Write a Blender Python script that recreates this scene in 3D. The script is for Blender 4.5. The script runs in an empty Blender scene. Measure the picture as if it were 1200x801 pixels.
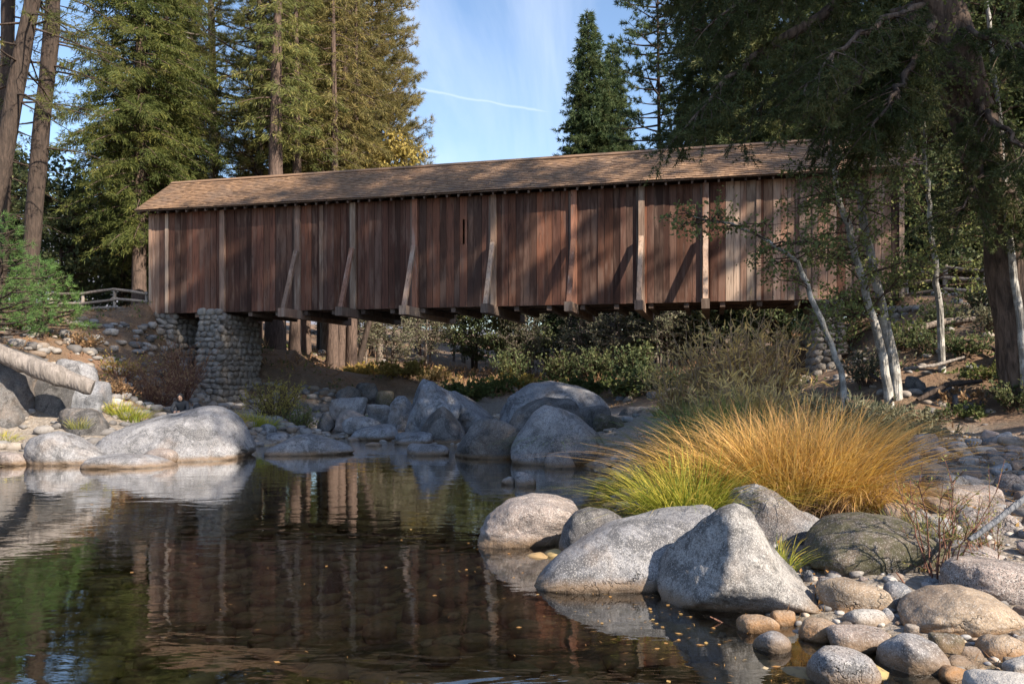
import bpy, bmesh, math, random
import numpy as np
from mathutils import Vector, Matrix
R = math.radians
random.seed(7)
scene = bpy.context.scene
C = scene.collection
# ---------------------------------------------------------------- camera
F = 933.0; HC = 2.15; HZ = 438.0
def px(x, y, Y):                      # a place in the photograph at distance Y, in metres
    return Vector(((x-600)/F*Y, Y, HC+(HZ-y)/F*Y))
cam = bpy.data.cameras.new('camera'); camo = bpy.data.objects.new('camera', cam); C.objects.link(camo)
camo.location = (0, 0, HC); camo.rotation_euler = (R(90), 0, 0)
cam.sensor_width = 36; cam.lens = F/1200*36; cam.shift_y = (HZ-400.5)/1200
cam.clip_end = 3000; cam.clip_start = 0.05
scene.camera = camo
# ---------------------------------------------------------------- light
SUN_EL = 36; SUN_AZ = 133            # clockwise from +Y
az = R(SUN_AZ); el = R(SUN_EL)
SUNDIR = Vector((math.sin(az)*math.cos(el), math.cos(az)*math.cos(el), math.sin(el)))
sl = bpy.data.lights.new('sun', 'SUN'); sl.energy = 5.0; sl.angle = R(0.55); sl.color = (1.0, 0.86, 0.69)
so = bpy.data.objects.new('sun', sl); C.objects.link(so)
so.rotation_euler = SUNDIR.to_track_quat('Z', 'Y').to_euler(); so.location = (20, -20, 40)
w = bpy.data.worlds.new('World'); scene.world = w; w.use_nodes = True
nt = w.node_tree; N = nt.nodes; Lk = nt.links
bg = N['Background']; bg.inputs['Strength'].default_value = 0.11
sky = N.new('ShaderNodeTexSky'); sky.sky_type = 'NISHITA'; sky.sun_disc = False
sky.sun_elevation = el; sky.sun_rotation = az; sky.air_density = 1.0; sky.dust_density = 0.6; sky.ozone_density = 2.0
def wn(t, **k):
    n = N.new(t)
    for a, b in k.items(): setattr(n, a, b)
    return n
tc = wn('ShaderNodeTexCoord')
mp = wn('ShaderNodeMapping'); mp.inputs['Scale'].default_value = (3.6, 1.0, 1.9); mp.inputs['Rotation'].default_value = (0, R(20), 0)
Lk.new(tc.outputs['Generated'], mp.inputs['Vector'])
nz = wn('ShaderNodeTexNoise'); nz.inputs['Scale'].default_value = 1.6; nz.inputs['Detail'].default_value = 7; nz.inputs['Roughness'].default_value = 0.55; nz.inputs['Distortion'].default_value = 0.6
Lk.new(mp.outputs[0], nz.inputs['Vector'])
cr = wn('ShaderNodeValToRGB'); cr.color_ramp.elements[0].position = 0.5; cr.color_ramp.elements[1].position = 0.78
cr.color_ramp.elements[1].color = (0.32, 0.32, 0.32, 1)
Lk.new(nz.outputs['Fac'], cr.inputs['Fac'])
# contrail: a thin band about a great circle
a_ = (px(470, 101, 1)-Vector((0, 0, HC))).normalized(); b_ = (px(655, 134, 1)-Vector((0, 0, HC))).normalized()
nn = a_.cross(b_).normalized(); md = (a_+b_).normalized()
def vdot(vec):
    d = wn('ShaderNodeVectorMath', operation='DOT_PRODUCT'); d.inputs[1].default_value = vec
    Lk.new(tc.outputs['Generated'], d.inputs[0]); return d.outputs['Value']
def wm(op, a, b=None, c=None):
    m = wn('ShaderNodeMath', operation=op)
    for i, v in enumerate((a, b, c)):
        if v is None: continue
        if isinstance(v, (int, float)): m.inputs[i].default_value = v
        else: Lk.new(v, m.inputs[i])
    return m.outputs[0]
n2 = wn('ShaderNodeTexNoise'); n2.inputs['Scale'].default_value = 22; n2.inputs['Detail'].default_value = 4
Lk.new(tc.outputs['Generated'], n2.inputs['Vector'])
off = wm('ADD', vdot(nn), wm('MULTIPLY', wm('SUBTRACT', n2.outputs['Fac'], 0.5), 0.008))
band = wm('SUBTRACT', 1.0, wm('MULTIPLY', wm('ABSOLUTE', off), 330)); band = wm('MAXIMUM', band, 0)
tv = nn.cross(md).normalized()
half = math.asin(a_.cross(md).length)
ends = wm('MAXIMUM', wm('MULTIPLY', wm('SUBTRACT', half*1.05, wm('ABSOLUTE', vdot(tv))), 30), 0); ends = wm('MINIMUM', ends, 1)
front = wm('GREATER_THAN', vdot(md), 0.5)
trail = wm('MULTIPLY', wm('MULTIPLY', band, ends), wm('MULTIPLY', front, 0.32))
cm = wm('MAXIMUM', wm('MULTIPLY', cr.outputs['Color'], 1.0), trail)
mixc = wn('ShaderNodeMix', data_type='RGBA')
Lk.new(cm, mixc.inputs['Factor']); Lk.new(sky.outputs[0], mixc.inputs['A']); mixc.inputs['B'].default_value = (5.5, 5.8, 6.3, 1)
Lk.new(mixc.outputs['Result'], bg.inputs['Color'])
vs = scene.view_settings; vs.view_transform = 'Standard'; vs.look = 'None'; vs.gamma = 1; vs.exposure = 1.2; vs.use_curve_mapping = False
scene.render.engine = 'CYCLES'
scene.cycles.max_bounces = 8; scene.cycles.transparent_max_bounces = 12; scene.cycles.caustics_reflective = False; scene.cycles.caustics_refractive = False

# ---------------------------------------------------------------- noise in numpy
def _h(i, j, k, s):
    n = (i*374761393 + j*668265263 + k*2147483647 + s*974634777) & 0xffffffff
    n = ((n ^ (n >> 13))*1274126177) & 0xffffffff
    n = ((n ^ (n >> 16))*2246822519) & 0xffffffff
    return ((n ^ (n >> 15)) & 0xffff)/65535.0
def vnoise(p, s=0):
    p = np.asarray(p, float); f = np.floor(p); t = p-f; t = t*t*(3-2*t); f = f.astype(np.int64)
    r = 0
    for a in (0, 1):
        for b in (0, 1):
            for c in (0, 1):
                wgt = (t[:, 0] if a else 1-t[:, 0])*(t[:, 1] if b else 1-t[:, 1])*(t[:, 2] if c else 1-t[:, 2])
                r = r+wgt*_h(f[:, 0]+a, f[:, 1]+b, f[:, 2]+c, s)
    return r*2-1
def fbm(p, s=0, o=4, g=0.5):
    r = 0; a = 1
    p = np.asarray(p, float)
    for i in range(o): r = r+a*vnoise(p*2**i+i*17.3, s+i); a *= g
    return r
# ---------------------------------------------------------------- mesh helpers
def mesh_np(name, V, Fc, smooth=False, mats=()):
    V = np.asarray(V, np.float32); Fc = np.asarray(Fc, np.int32)
    me = bpy.data.meshes.new(name); n = len(Fc); k = Fc.shape[1]
    me.vertices.add(len(V)); me.vertices.foreach_set('co', V.ravel())
    me.loops.add(n*k); me.loops.foreach_set('vertex_index', Fc.ravel())
    me.polygons.add(n); me.polygons.foreach_set('loop_start', np.arange(0, n*k, k, dtype=np.int32))
    try: me.polygons.foreach_set('loop_total', np.full(n, k, np.int32))
    except Exception: pass
    me.polygons.foreach_set('use_smooth', np.full(n, smooth, bool))
    for m in mats: me.materials.append(m)
    me.update(calc_edges=True)
    return me
def attr(me, name, vals):
    a = me.attributes.new(name, 'FLOAT', 'POINT'); a.data.foreach_set('value', np.asarray(vals, np.float32))
def obj(name, me, parent=None, loc=(0, 0, 0), rot=(0, 0, 0)):
    o = bpy.data.objects.new(name, me); C.objects.link(o); o.location = loc; o.rotation_euler = rot
    if parent is not None: o.parent = parent
    return o
def tag(o, label=None, cat=None, group=None, kind=None):
    if label: o['label'] = label
    if cat: o['category'] = cat
    if group: o['group'] = group
    if kind: o['kind'] = kind
    return o
def empty(name, loc=(0, 0, 0), rz=0, label=None, cat=None, group=None):
    o = bpy.data.objects.new(name, None); C.objects.link(o); o.location = loc; o.rotation_euler = (0, 0, rz)
    return tag(o, label, cat, group)
def kids(o): return [c for c in bpy.data.objects if c.parent == o]
def copy_thing(o, loc, rz=0, sc=1.0, label=None, group=None, ch=None, tilt=(0, 0)):
    c = o.copy(); C.objects.link(c); c.location = loc; c.rotation_euler = (tilt[0], tilt[1], rz); c.scale = (sc, sc, sc) if not hasattr(sc, '__len__') else sc
    if label: c['label'] = label
    if group: c['group'] = group
    for k in (ch if ch is not None else kids(o)):
        d = k.copy(); C.objects.link(d); d.parent = c
    return c
class Geo:                                                    # collects quads
    def __init__(s): s.V = []; s.F = []; s.n = 0
    def add(s, V, Fc):
        V = np.asarray(V, float); Fc = np.asarray(Fc, int)
        s.V.append(V); s.F.append(Fc+s.n); s.n += len(V)
    def box(s, c, half, M=None):
        q = np.array([[x, y, z] for x in (-1, 1) for y in (-1, 1) for z in (-1, 1)], float)*np.asarray(half)
        if M is not None: q = q@np.array(M).T
        s.add(q+np.asarray(c), [[0, 1, 3, 2], [4, 6, 7, 5], [0, 4, 5, 1], [2, 3, 7, 6], [0, 2, 6, 4], [1, 5, 7, 3]])
    def bar(s, a, b, wd, th):
        a = Vector(a); b = Vector(b); d = b-a; L = d.length; q = d.to_track_quat('Z', 'Y').to_matrix()
        s.box((a+b)/2, (wd/2, th/2, L/2), q)
    def tube(s, pts, rad, n=8, wob=0, seed=0, caps=True):
        pts = np.asarray(pts, float); rad = np.broadcast_to(np.asarray(rad, float), (len(pts),))
        t = np.gradient(pts, axis=0); t /= np.linalg.norm(t, axis=1)[:, None]+1e-9
        ref = np.array([0.0, 0, 1]) if abs(t[0][2]) < 0.8 else np.array([1.0, 0, 0])
        u = np.cross(t, ref); u /= np.linalg.norm(u, axis=1)[:, None]+1e-9; v = np.cross(t, u)
        an = np.linspace(0, 2*np.pi, n, endpoint=False)
        ring = pts[:, None, :]+(u[:, None, :]*np.cos(an)[None, :, None]+v[:, None, :]*np.sin(an)[None, :, None])*rad[:, None, None]
        if wob:
            q = ring.reshape(-1, 3); k = fbm(q*np.array([2.2, 2.2, 0.7])/max(rad.max(), .05)*.35, seed, 3)
            cen = np.repeat(pts, n, 0); q = cen+(q-cen)*(1+wob*k)[:, None]; ring = q.reshape(len(pts), n, 3)
        m = len(pts); idx = np.arange(m*n).reshape(m, n)
        a = idx[:-1]; b = np.roll(idx, -1, 1)[:-1]; c = np.roll(idx, -1, 1)[1:]; d = idx[1:]
        Fq = np.stack([a, b, c, d], -1).reshape(-1, 4)
        s.add(ring.reshape(-1, 3), Fq)
        if caps and n >= 4:
            for row, cc in ((0, pts[0]), (m-1, pts[-1])):
                V = np.vstack([ring[row], cc[None]]); f = [[i, (i+1) % n, n, n] for i in range(n)]
                f = [[i, (i+1) % n, (i+2) % n, n] for i in range(0, n-1, 2)]
                s.add(V, f)
    def mesh(s, name, smooth=False, mats=()): return mesh_np(name, np.vstack(s.V), np.vstack(s.F), smooth, mats)
def tris_tufts(P, D, n, L, W, spread, rng):
    k = len(P); P = np.repeat(P, n, 0); D = np.repeat(D, n, 0)
    d = D+rng.normal(size=(k*n, 3))*spread; d /= np.linalg.norm(d, axis=1)[:, None]+1e-9
    s = np.cross(d, rng.normal(size=(k*n, 3))); s /= np.linalg.norm(s, axis=1)[:, None]+1e-9
    l = L*rng.uniform(.6, 1.15, (k*n, 1))
    V = np.stack([P-s*W/2, P+s*W/2, P+d*l], 1).reshape(-1, 3)
    return V, np.arange(k*n*3).reshape(-1, 3)
def kites(P, D, L, W, rng, jit=0.5, lj=0.35, up=None):
    k = len(P); d = D+rng.normal(size=(k, 3))*jit; d /= np.linalg.norm(d, axis=1)[:, None]+1e-9
    ref = rng.normal(size=(k, 3)) if up is None else np.array(up)+rng.normal(size=(k, 3))*.5
    s = np.cross(d, ref); s /= np.linalg.norm(s, axis=1)[:, None]+1e-9
    l = L*rng.uniform(1-lj, 1+lj, (k, 1)); wd = W*l/L
    nrm = np.cross(d, s)
    V = np.stack([P, P+d*l*.45+s*wd/2+nrm*l*.06, P+d*l, P+d*l*.45-s*wd/2+nrm*l*.06], 1).reshape(-1, 3)
    return V, np.arange(k*4).reshape(-1, 4)
# ---------------------------------------------------------------- materials
class Mat:
    def __init__(s, name):
        s.m = bpy.data.materials.new(name); s.m.use_nodes = True; s.t = s.m.node_tree; s.N = s.t.nodes; s.L = s.t.links
        s.p = s.N['Principled BSDF']; s.out = s.N['Material Output']
        s.tc = s.N.new('ShaderNodeTexCoord'); s.geo = s.N.new('ShaderNodeNewGeometry'); s.oi = s.N.new('ShaderNodeObjectInfo')
    def set(s, **k):
        for a, b in k.items(): s.p.inputs[a.replace('_', ' ')].default_value = b
    def con(s, v, sock):
        if v is None: return
        if isinstance(v, (int, float)): sock.default_value = v
        elif isinstance(v, tuple): sock.default_value = v if len(v) == 4 or sock.type == 'VECTOR' else v+(1,)
        else: s.L.new(v, sock)
    def map(s, scale=(1, 1, 1), src='Object', rot=(0, 0, 0)):
        m = s.N.new('ShaderNodeMapping'); m.inputs['Scale'].default_value = scale; m.inputs['Rotation'].default_value = rot
        s.L.new(s.geo.outputs['Position'] if src == 'World' else s.tc.outputs[src], m.inputs['Vector']); return m.outputs[0]
    def shift(s, vec, amt=40):                                # different place in the pattern for every object
        a = s.N.new('ShaderNodeVectorMath'); a.operation = 'ADD'; s.L.new(vec, a.inputs[0])
        s.L.new(s.math('MULTIPLY', s.oi.outputs['Random'], amt), a.inputs[1]); return a.outputs[0]
    def noise(s, vec, scale, detail=4, rough=.55, dist=0, out='Fac'):
        n = s.N.new('ShaderNodeTexNoise'); n.inputs['Scale'].default_value = scale; n.inputs['Detail'].default_value = detail
        n.inputs['Roughness'].default_value = rough; n.inputs['Distortion'].default_value = dist; s.L.new(vec, n.inputs['Vector']); return n.outputs[out]
    def vor(s, vec, scale, feat='F1', out='Distance'):
        n = s.N.new('ShaderNodeTexVoronoi'); n.feature = feat; n.inputs['Scale'].default_value = scale; s.L.new(vec, n.inputs['Vector']); return n.outputs[out]
    def math(s, op, a, b=None, clamp=False):
        n = s.N.new('ShaderNodeMath'); n.operation = op; n.use_clamp = clamp; s.con(a, n.inputs[0]); s.con(b, n.inputs[1]); return n.outputs[0]
    def step(s, v, lo, hi):
        n = s.N.new('ShaderNodeMapRange'); n.interpolation_type = 'SMOOTHSTEP'; s.L.new(v, n.inputs['Value'])
        n.inputs['From Min'].default_value = lo; n.inputs['From Max'].default_value = hi; return n.outputs[0]
    def mix(s, f, a, b, blend='MIX'):
        n = s.N.new('ShaderNodeMix'); n.data_type = 'RGBA'; n.blend_type = blend
        s.con(f, n.inputs['Factor']); s.con(a, n.inputs['A']); s.con(b, n.inputs['B']); return n.outputs['Result']
    def ramp(s, v, stops):
        n = s.N.new('ShaderNodeValToRGB'); e = n.color_ramp.elements
        while len(e) < len(stops): e.new(0.5)
        for i, (p, c) in enumerate(stops): e[i].position = p; e[i].color = c+(1,)
        s.L.new(v, n.inputs['Fac']); return n.outputs['Color']
    def bump(s, h, strength=.5, dist=.02, prev=None):
        n = s.N.new('ShaderNodeBump'); n.inputs['Strength'].default_value = strength; n.inputs['Distance'].default_value = dist
        s.L.new(h, n.inputs['Height'])
        if prev is not None: s.L.new(prev, n.inputs['Normal'])
        s.L.new(n.outputs[0], s.p.inputs['Normal']); return n.outputs[0]
    def color(s, v): s.con(v, s.p.inputs['Base Color'])
    def z(s):
        n = s.N.new('ShaderNodeSeparateXYZ'); s.L.new(s.geo.outputs['Position'], n.inputs[0]); return n.outputs['Z']
def rock_mat(name, a, b, speck=.55, dark=(.04, .04, .04), blotch=.5, brown=(.17, .11, .06), pal=None, moss=0):
    a = tuple(c*.72 for c in a); b = tuple(c*.66 for c in b); pal = [(p, tuple(c*.7 for c in q)) for p, q in pal] if pal and pal != 'object' else pal
    m = Mat(name); v = m.shift(m.map(src='Object'))
    big = m.noise(v, 1.7, 5, .6, .4); mid = m.noise(v, 6, 6, .65); fine = m.noise(v, 70, 3, .6); sp = m.vor(v, 55)
    col = m.mix(m.step(big, .35, .65), a, b)
    if pal: col = m.mix(m.math('MULTIPLY', m.step(big, .2, .9), .5), m.oi.outputs['Color'] if pal == 'object' else m.ramp(m.oi.outputs['Random'], pal), col)
    col = m.mix(m.math('MULTIPLY', m.step(mid, .5, .72), blotch), col, dark)                       # lichen-dark weathering
    col = m.mix(m.math('MULTIPLY', m.step(m.noise(v, 3.1, 6, .7, 1.0), .58, .72), .5), col, tuple(min(1, c*1.5+.05) for c in a))   # pale lichen bloom
    col = m.mix(m.math('MULTIPLY', m.step(fine, .56, .66), speck), col, dark)
    col = m.mix(m.math('MULTIPLY', m.step(m.noise(v, 95, 2, .5), .6, .7), speck*.8), col, (.62, .61, .6))
    col = m.mix(m.math('MULTIPLY', m.step(m.noise(v, 1.15, 8, .68, 1.2), .5, .6), min(.8, blotch*1.25)), col, tuple(c*.38 for c in b))
    col = m.mix(m.math('MULTIPLY', m.step(m.noise(v, .8, 6, .6, .5), .52, .66), .35), col, (.23, .17, .125))
    rv = m.math('ADD', .35, m.math('MULTIPLY', m.math('FRACT', m.math('MULTIPLY', m.oi.outputs['Random'], 13.7)), 1.0))
    ce = m.vor(v, 120, out='Color'); sx = m.N.new('ShaderNodeSeparateXYZ'); m.L.new(ce, sx.inputs[0])
    col = m.mix(m.math('MULTIPLY', m.math('MULTIPLY', m.step(sx.outputs[0], .76, .86), rv), speck*1.2, True), col, dark); col = m.mix(m.math('MULTIPLY', m.step(sx.outputs[1], .8, .9), speck*.8), col, (.5, .49, .48))
    col = m.mix(m.math('MULTIPLY', m.step(m.noise(v, 13, 5, .75), .52, .64), blotch*.9), col, tuple(c*.45 for c in b))
    pit = m.step(sp, .0, .13)
    zz = m.math('ADD', m.z(), m.math('MULTIPLY', m.math('SUBTRACT', mid, .5), .12))
    if moss: col = m.mix(m.math('MULTIPLY', m.step(m.noise(v, 9, 5, .7), .42, .6), moss), col, (.05, .05, .022))
    wv = m.N.new('ShaderNodeVectorMath'); wv.operation = 'ADD'; m.L.new(v, wv.inputs[0]); m.L.new(m.noise(v, 2.5, 4, .6, out='Color'), wv.inputs[1])
    crk = m.math('MULTIPLY', m.math('SUBTRACT', 1.0, m.step(m.vor(wv.outputs[0], .9, 'DISTANCE_TO_EDGE'), .002, .012)), m.step(m.noise(v, 1.3, 2), .52, .6))
    col = m.mix(m.math('MULTIPLY', crk, .45), col, (.03, .028, .026))
    # water stain: a brown tide line and, under it, wet stone
    tide = m.math('SUBTRACT', 1.0, m.step(zz, .04, .17))
    col = m.mix(m.math('MULTIPLY', tide, .75), col, brown)
    wet = m.math('SUBTRACT', 1.0, m.step(zz, .01, .06))
    col = m.mix(m.math('MULTIPLY', wet, .6), col, (.03, .022, .014))
    m.color(col)
    m.con(m.math('SUBTRACT', .85, m.math('MULTIPLY', wet, .5)), m.p.inputs['Roughness'])
    h = m.math('ADD', m.math('MULTIPLY', mid, 1.0), m.math('MULTIPLY', fine, .22))
    h = m.math('SUBTRACT', h, m.math('MULTIPLY', crk, .8)); b1 = m.bump(h, .75, .04); m.bump(pit, .4, .008, b1)
    m.p.inputs['Specular IOR Level'].default_value = .35
    return m.m
M_gran = rock_mat('granite', (.36, .365, .39), (.24, .245, .27), .55, blotch=.6)
M_blue = rock_mat('blue_granite', (.29, .31, .35), (.17, .185, .22), .5, blotch=.65)
M_peak = rock_mat('lichen_shade_granite', (.40, .39, .38), (.24, .235, .235), .6, blotch=.85)  # strong blotches: dark lichen, and the left face's shade put into the colour
M_dark = rock_mat('dark_granite', (.17, .165, .17), (.09, .09, .095), .3, blotch=.6)
M_pink = rock_mat('pinkish_granite', (.40, .33, .30), (.29, .25, .24), .6, blotch=.4)
M_tan = rock_mat('tan_rock', (.42, .33, .24), (.30, .23, .17), .4, blotch=.35, brown=(.25, .13, .05))
M_moss = rock_mat('mossy_rock', (.17, .14, .11), (.08, .07, .055), .4, blotch=.5, moss=.7)
M_white = rock_mat('white_rock', (.60, .58, .56), (.42, .41, .40), .35, blotch=.2)
M_cob = rock_mat('cobble_rock', (.40, .40, .42), (.30, .29, .28), .35, blotch=.3,
    pal='object')
M_wall = rock_mat('wall_stone', (.40, .36, .31), (.28, .25, .22), .3, blotch=.3,
    pal=[(0, (.45, .41, .36)), (.3, (.28, .26, .24)), (.6, (.5, .46, .42)), (.8, (.33, .27, .21)), (1, (.22, .21, .2))])
def bark_mat(name, a, b, sc=1.0, pale=None):
    m = Mat(name); v = m.shift(m.map((5*sc, 5*sc, .9*sc)))
    n1 = m.noise(v, 2.2, 6, .65, .7); n2 = m.noise(v, 9, 4, .6); r = m.vor(v, 2.6)
    col = m.mix(m.step(n1, .35, .65), a, b)
    if pale: col = m.mix(m.math('MULTIPLY', m.step(m.noise(m.shift(m.map((2, 2, 2.5))), 1.4, 5, .6), .45, .62), .8), col, pale)
    col = m.mix(m.math('MULTIPLY', m.step(n2, .5, .7), .5), col, tuple(c*.35 for c in a))
    m.color(col); m.set(Roughness=.95); m.p.inputs['Specular IOR Level'].default_value = .15
    m.bump(m.math('ADD', m.math('MULTIPLY', n1, .7), m.math('MULTIPLY', r, .6)), .9, .05)
    return m.m
M_bark = bark_mat('pine_bark', (.080, .060, .050), (.042, .034, .030))
M_barkl = bark_mat('pale_pine_bark', (.23, .195, .17), (.10, .083, .072))
M_barkr = bark_mat('cedar_bark', (.14, .10, .083), (.07, .052, .044))
M_fur = bark_mat('furrowed_bark', (.17, .125, .10), (.055, .042, .036), .8)
M_alder = bark_mat('alder_bark', (.30, .29, .27), (.16, .155, .145), 2, pale=(.55, .54, .51))
M_twig = bark_mat('twig_bark', (.13, .085, .065), (.07, .05, .04), 3)
M_stem = bark_mat('tan_stem_bark', (.46, .34, .22), (.30, .21, .14), 3)
M_redtwig = bark_mat('reddish_twig_bark', (.24, .12, .09), (.14, .08, .06), 3)
M_drift = bark_mat('driftwood', (.25, .225, .21), (.15, .135, .125), 1)
M_stick = bark_mat('bleached_stick_wood', (.17, .18, .20), (.11, .12, .14), 2)
def leaf_mat(name, a, b, c=None, tr=.35, rough=.6, big=.6):
    m = Mat(name)
    isl = m.geo.outputs['Random Per Island']
    n = m.noise(m.shift(m.map()), big, 3, .5)
    stops = [(0, a), (1, b)] if c is None else [(0, a), (.6, b), (1, c)]
    col = m.ramp(m.math('ADD', m.math('MULTIPLY', isl, .55), m.math('MULTIPLY', m.step(n, .3, .7), .45)), stops)
    hv = m.N.new('ShaderNodeHueSaturation'); m.L.new(col, hv.inputs['Color'])
    m.con(m.math('ADD', .8, m.math('MULTIPLY', m.oi.outputs['Random'], .4)), hv.inputs['Value']); col = hv.outputs[0]
    m.color(col); m.set(Roughness=rough); m.p.inputs['Specular IOR Level'].default_value = .2
    t = m.N.new('ShaderNodeBsdfTranslucent'); m.L.new(col, t.inputs['Color'])
    x = m.N.new('ShaderNodeMixShader'); x.inputs[0].default_value = tr
    m.L.new(m.p.outputs[0], x.inputs[1]); m.L.new(t.outputs[0], x.inputs[2]); m.L.new(x.outputs[0], m.out.inputs['Surface'])
    return m.m
L_pine = leaf_mat('pine_needles', (.07, .10, .035), (.17, .18, .055), (.31, .27, .09))
L_olive = leaf_mat('golden_pine_needles', (.10, .11, .04), (.20, .17, .06), (.30, .22, .08))
L_fir = leaf_mat('fir_needles', (.045, .085, .04), (.09, .125, .05), (.14, .15, .06))
L_cedar = leaf_mat('cedar_sprays', (.045, .07, .022), (.11, .13, .036), (.23, .22, .06))
L_shade = leaf_mat('dark_fir_needles', (.05, .075, .035), (.105, .13, .05), (.21, .19, .08))
L_alder = leaf_mat('alder_leaves', (.10, .14, .05), (.17, .20, .07), (.28, .26, .09))
L_oak = leaf_mat('oak_leaves', (.05, .08, .04), (.10, .125, .055), (.18, .19, .08))
L_grey = leaf_mat('grey_green_leaves', (.12, .14, .09), (.2, .2, .13), (.27, .23, .14))
L_willow = leaf_mat('willow_leaves', (.36, .28, .12), (.62, .45, .19), (.78, .58, .2))
L_yell = leaf_mat('yellow_leaves', (.22, .19, .06), (.32, .25, .07), (.38, .28, .08))
L_brown = leaf_mat('brown_leaves', (.22, .12, .07), (.32, .2, .11), (.42, .3, .16))
L_fall = leaf_mat('fallen_leaves', (.30, .15, .06), (.42, .24, .09), (.5, .36, .14))
L_green = leaf_mat('bright_pine_needles', (.07, .15, .05), (.13, .24, .07), (.2, .3, .09))
L_shrub = leaf_mat('shrub_leaves', (.06, .095, .035), (.12, .15, .05), (.24, .23, .07))
def grass_mat(name, base, mid, tip, alt):
    m = Mat(name); at = m.N.new('ShaderNodeAttribute'); at.attribute_name = 'along'
    isl = m.geo.outputs['Random Per Island']
    c1 = m.ramp(at.outputs['Fac'], [(0, base), (.45, mid), (1, tip)])
    col = m.mix(m.step(isl, .45, .8), c1, alt)
    col = m.mix(m.math('MULTIPLY', m.step(m.noise(m.map(), 2.2, 2), .45, .6), .5), col, mid)
    m.color(col); m.set(Roughness=.55); m.p.inputs['Specular IOR Level'].default_value = .3
    t = m.N.new('ShaderNodeBsdfTranslucent'); m.L.new(col, t.inputs['Color'])
    x = m.N.new('ShaderNodeMixShader'); x.inputs[0].default_value = .35
    m.L.new(m.p.outputs[0], x.inputs[1]); m.L.new(t.outputs[0], x.inputs[2]); m.L.new(x.outputs[0], m.out.inputs['Surface'])
    return m.m
G_gold = grass_mat('golden_grass', (.15, .16, .04), (.62, .39, .085), (.78, .46, .23), (.46, .32, .11))
G_thatch = grass_mat('dead_grass', (.16, .10, .06), (.34, .22, .13), (.42, .30, .20), (.22, .14, .09))
G_lime = grass_mat('lime_grass', (.08, .12, .03), (.36, .36, .05), (.78, .56, .13), (.18, .25, .04))
G_dull = grass_mat('dull_grass', (.10, .12, .04), (.25, .24, .08), (.42, .32, .13), (.15, .19, .06))
G_green = grass_mat('green_grass', (.05, .11, .03), (.11, .22, .05), (.30, .32, .08), (.08, .16, .05))
def wood_mat(name, stops, pale, grain=1.0, rough=.8):
    m = Mat(name); v = m.shift(m.map((14, 14, .8)), 60)
    g = m.noise(v, 1.5*grain, 6, .6, .5); v2 = m.shift(m.map((3, 3, .5)), 30)
    n2 = m.noise(v2, 1.1, 5, .6)
    col = m.ramp(m.oi.outputs['Random'], stops)
    hv = m.N.new('ShaderNodeHueSaturation'); m.L.new(col, hv.inputs['Color']); rr_ = m.math('FRACT', m.math('MULTIPLY', m.oi.outputs['Random'], 37.7)); m.con(m.math('ADD', .5, m.math('MULTIPLY', rr_, .95)), hv.inputs['Value']); col = hv.outputs[0]
    col = m.mix(m.math('MULTIPLY', m.step(g, .45, .7), .7), col, tuple(c*.3 for c in stops[0][1]))
    col = m.mix(m.math('MULTIPLY', m.step(n2, .48, .68), .6), col, pale)
    kn = m.step(m.vor(m.shift(m.map((4, 4, 1.1)), 20), 1.2), .05, .10)
    col = m.mix(m.math('MULTIPLY', m.math('SUBTRACT', 1, kn), .7), col, (.02, .012, .01))
    m.color(col); m.set(Roughness=rough); m.p.inputs['Specular IOR Level'].default_value = .25
    m.bump(g, .5, .01); return m.m
W_board = wood_mat('weathered_redwood', [(0, (.062, .028, .020)), (.25, (.118, .052, .035)), (.5, (.052, .031, .025)), (.75, (.16, .066, .039)), (1, (.092, .053, .040))], (.175, .115, .09))
W_fade_lit = wood_mat('faded_sunlit_redwood', [(0, (.30, .18, .125)), (.3, (.40, .28, .21)), (.6, (.32, .16, .10)), (.8, (.42, .32, .25)), (1, (.22, .12, .085))], (.46, .37, .30))  # faded boards, with the sunlit tone of the right end put into the colour
W_post = wood_mat('pale_timber', [(0, (.27, .18, .13)), (.5, (.20, .13, .10)), (1, (.33, .24, .18))], (.40, .33, .27))
W_beam = wood_mat('dark_beam_timber', [(0, (.10, .07, .055)), (1, (.15, .11, .09))], (.2, .16, .13))
W_red = wood_mat('reddish_timber', [(0, (.30, .14, .09)), (1, (.36, .2, .14))], (.38, .30, .26))
W_fence = wood_mat('fence_timber', [(0, (.24, .20, .17)), (1, (.34, .29, .25))], (.4, .36, .32))
def shingle_mat():
    m = Mat('cedar_shingles'); isl = m.geo.outputs['Random Per Island']
    v = m.map((1, 1, 1)); big = m.noise(v, .9, 5, .6, .5)
    col = m.ramp(isl, [(0, (.13, .078, .046)), (.35, (.22, .132, .075)), (.7, (.17, .105, .068)), (1, (.29, .18, .105))])
    col = m.mix(m.math('MULTIPLY', m.step(big, .45, .7), .45), col, (.12, .095, .08))
    m.color(col); m.set(Roughness=.85); m.bump(m.noise(m.map((20, 3, 3)), 3, 4), .4, .01); return m.m
M_shingle = shingle_mat()
def plain(name, col, rough=.8, bump=0, sc=20):
    m = Mat(name); n = m.noise(m.map(), sc, 4)
    m.color(m.mix(n, tuple(c*.75 for c in col), tuple(min(1, c*1.2) for c in col))); m.set(Roughness=rough)
    if bump: m.bump(n, bump, .01)
    return m.m
M_mortar = plain('mortar', (.22, .19, .16), .95, .6, 12)
# ---------------------------------------------------------------- bridge frame
BO = Vector((-15.6, 34.3, 0)); BD = Vector((.970, -.2415, 0)).normalized(); BN = Vector((.2415, .970, 0)).normalized()
DECK = HC+2.61
def bs(xp):                                                  # metres along the bridge for a photo column
    k = (xp-600)/F; return (k*34.3+15.6)/(BD.x-k*BD.y)
BANG = math.atan2(BD.y, BD.x)
def bw(s, o, z=0): return BO+BD*s+BN*o+Vector((0, 0, z))
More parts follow.
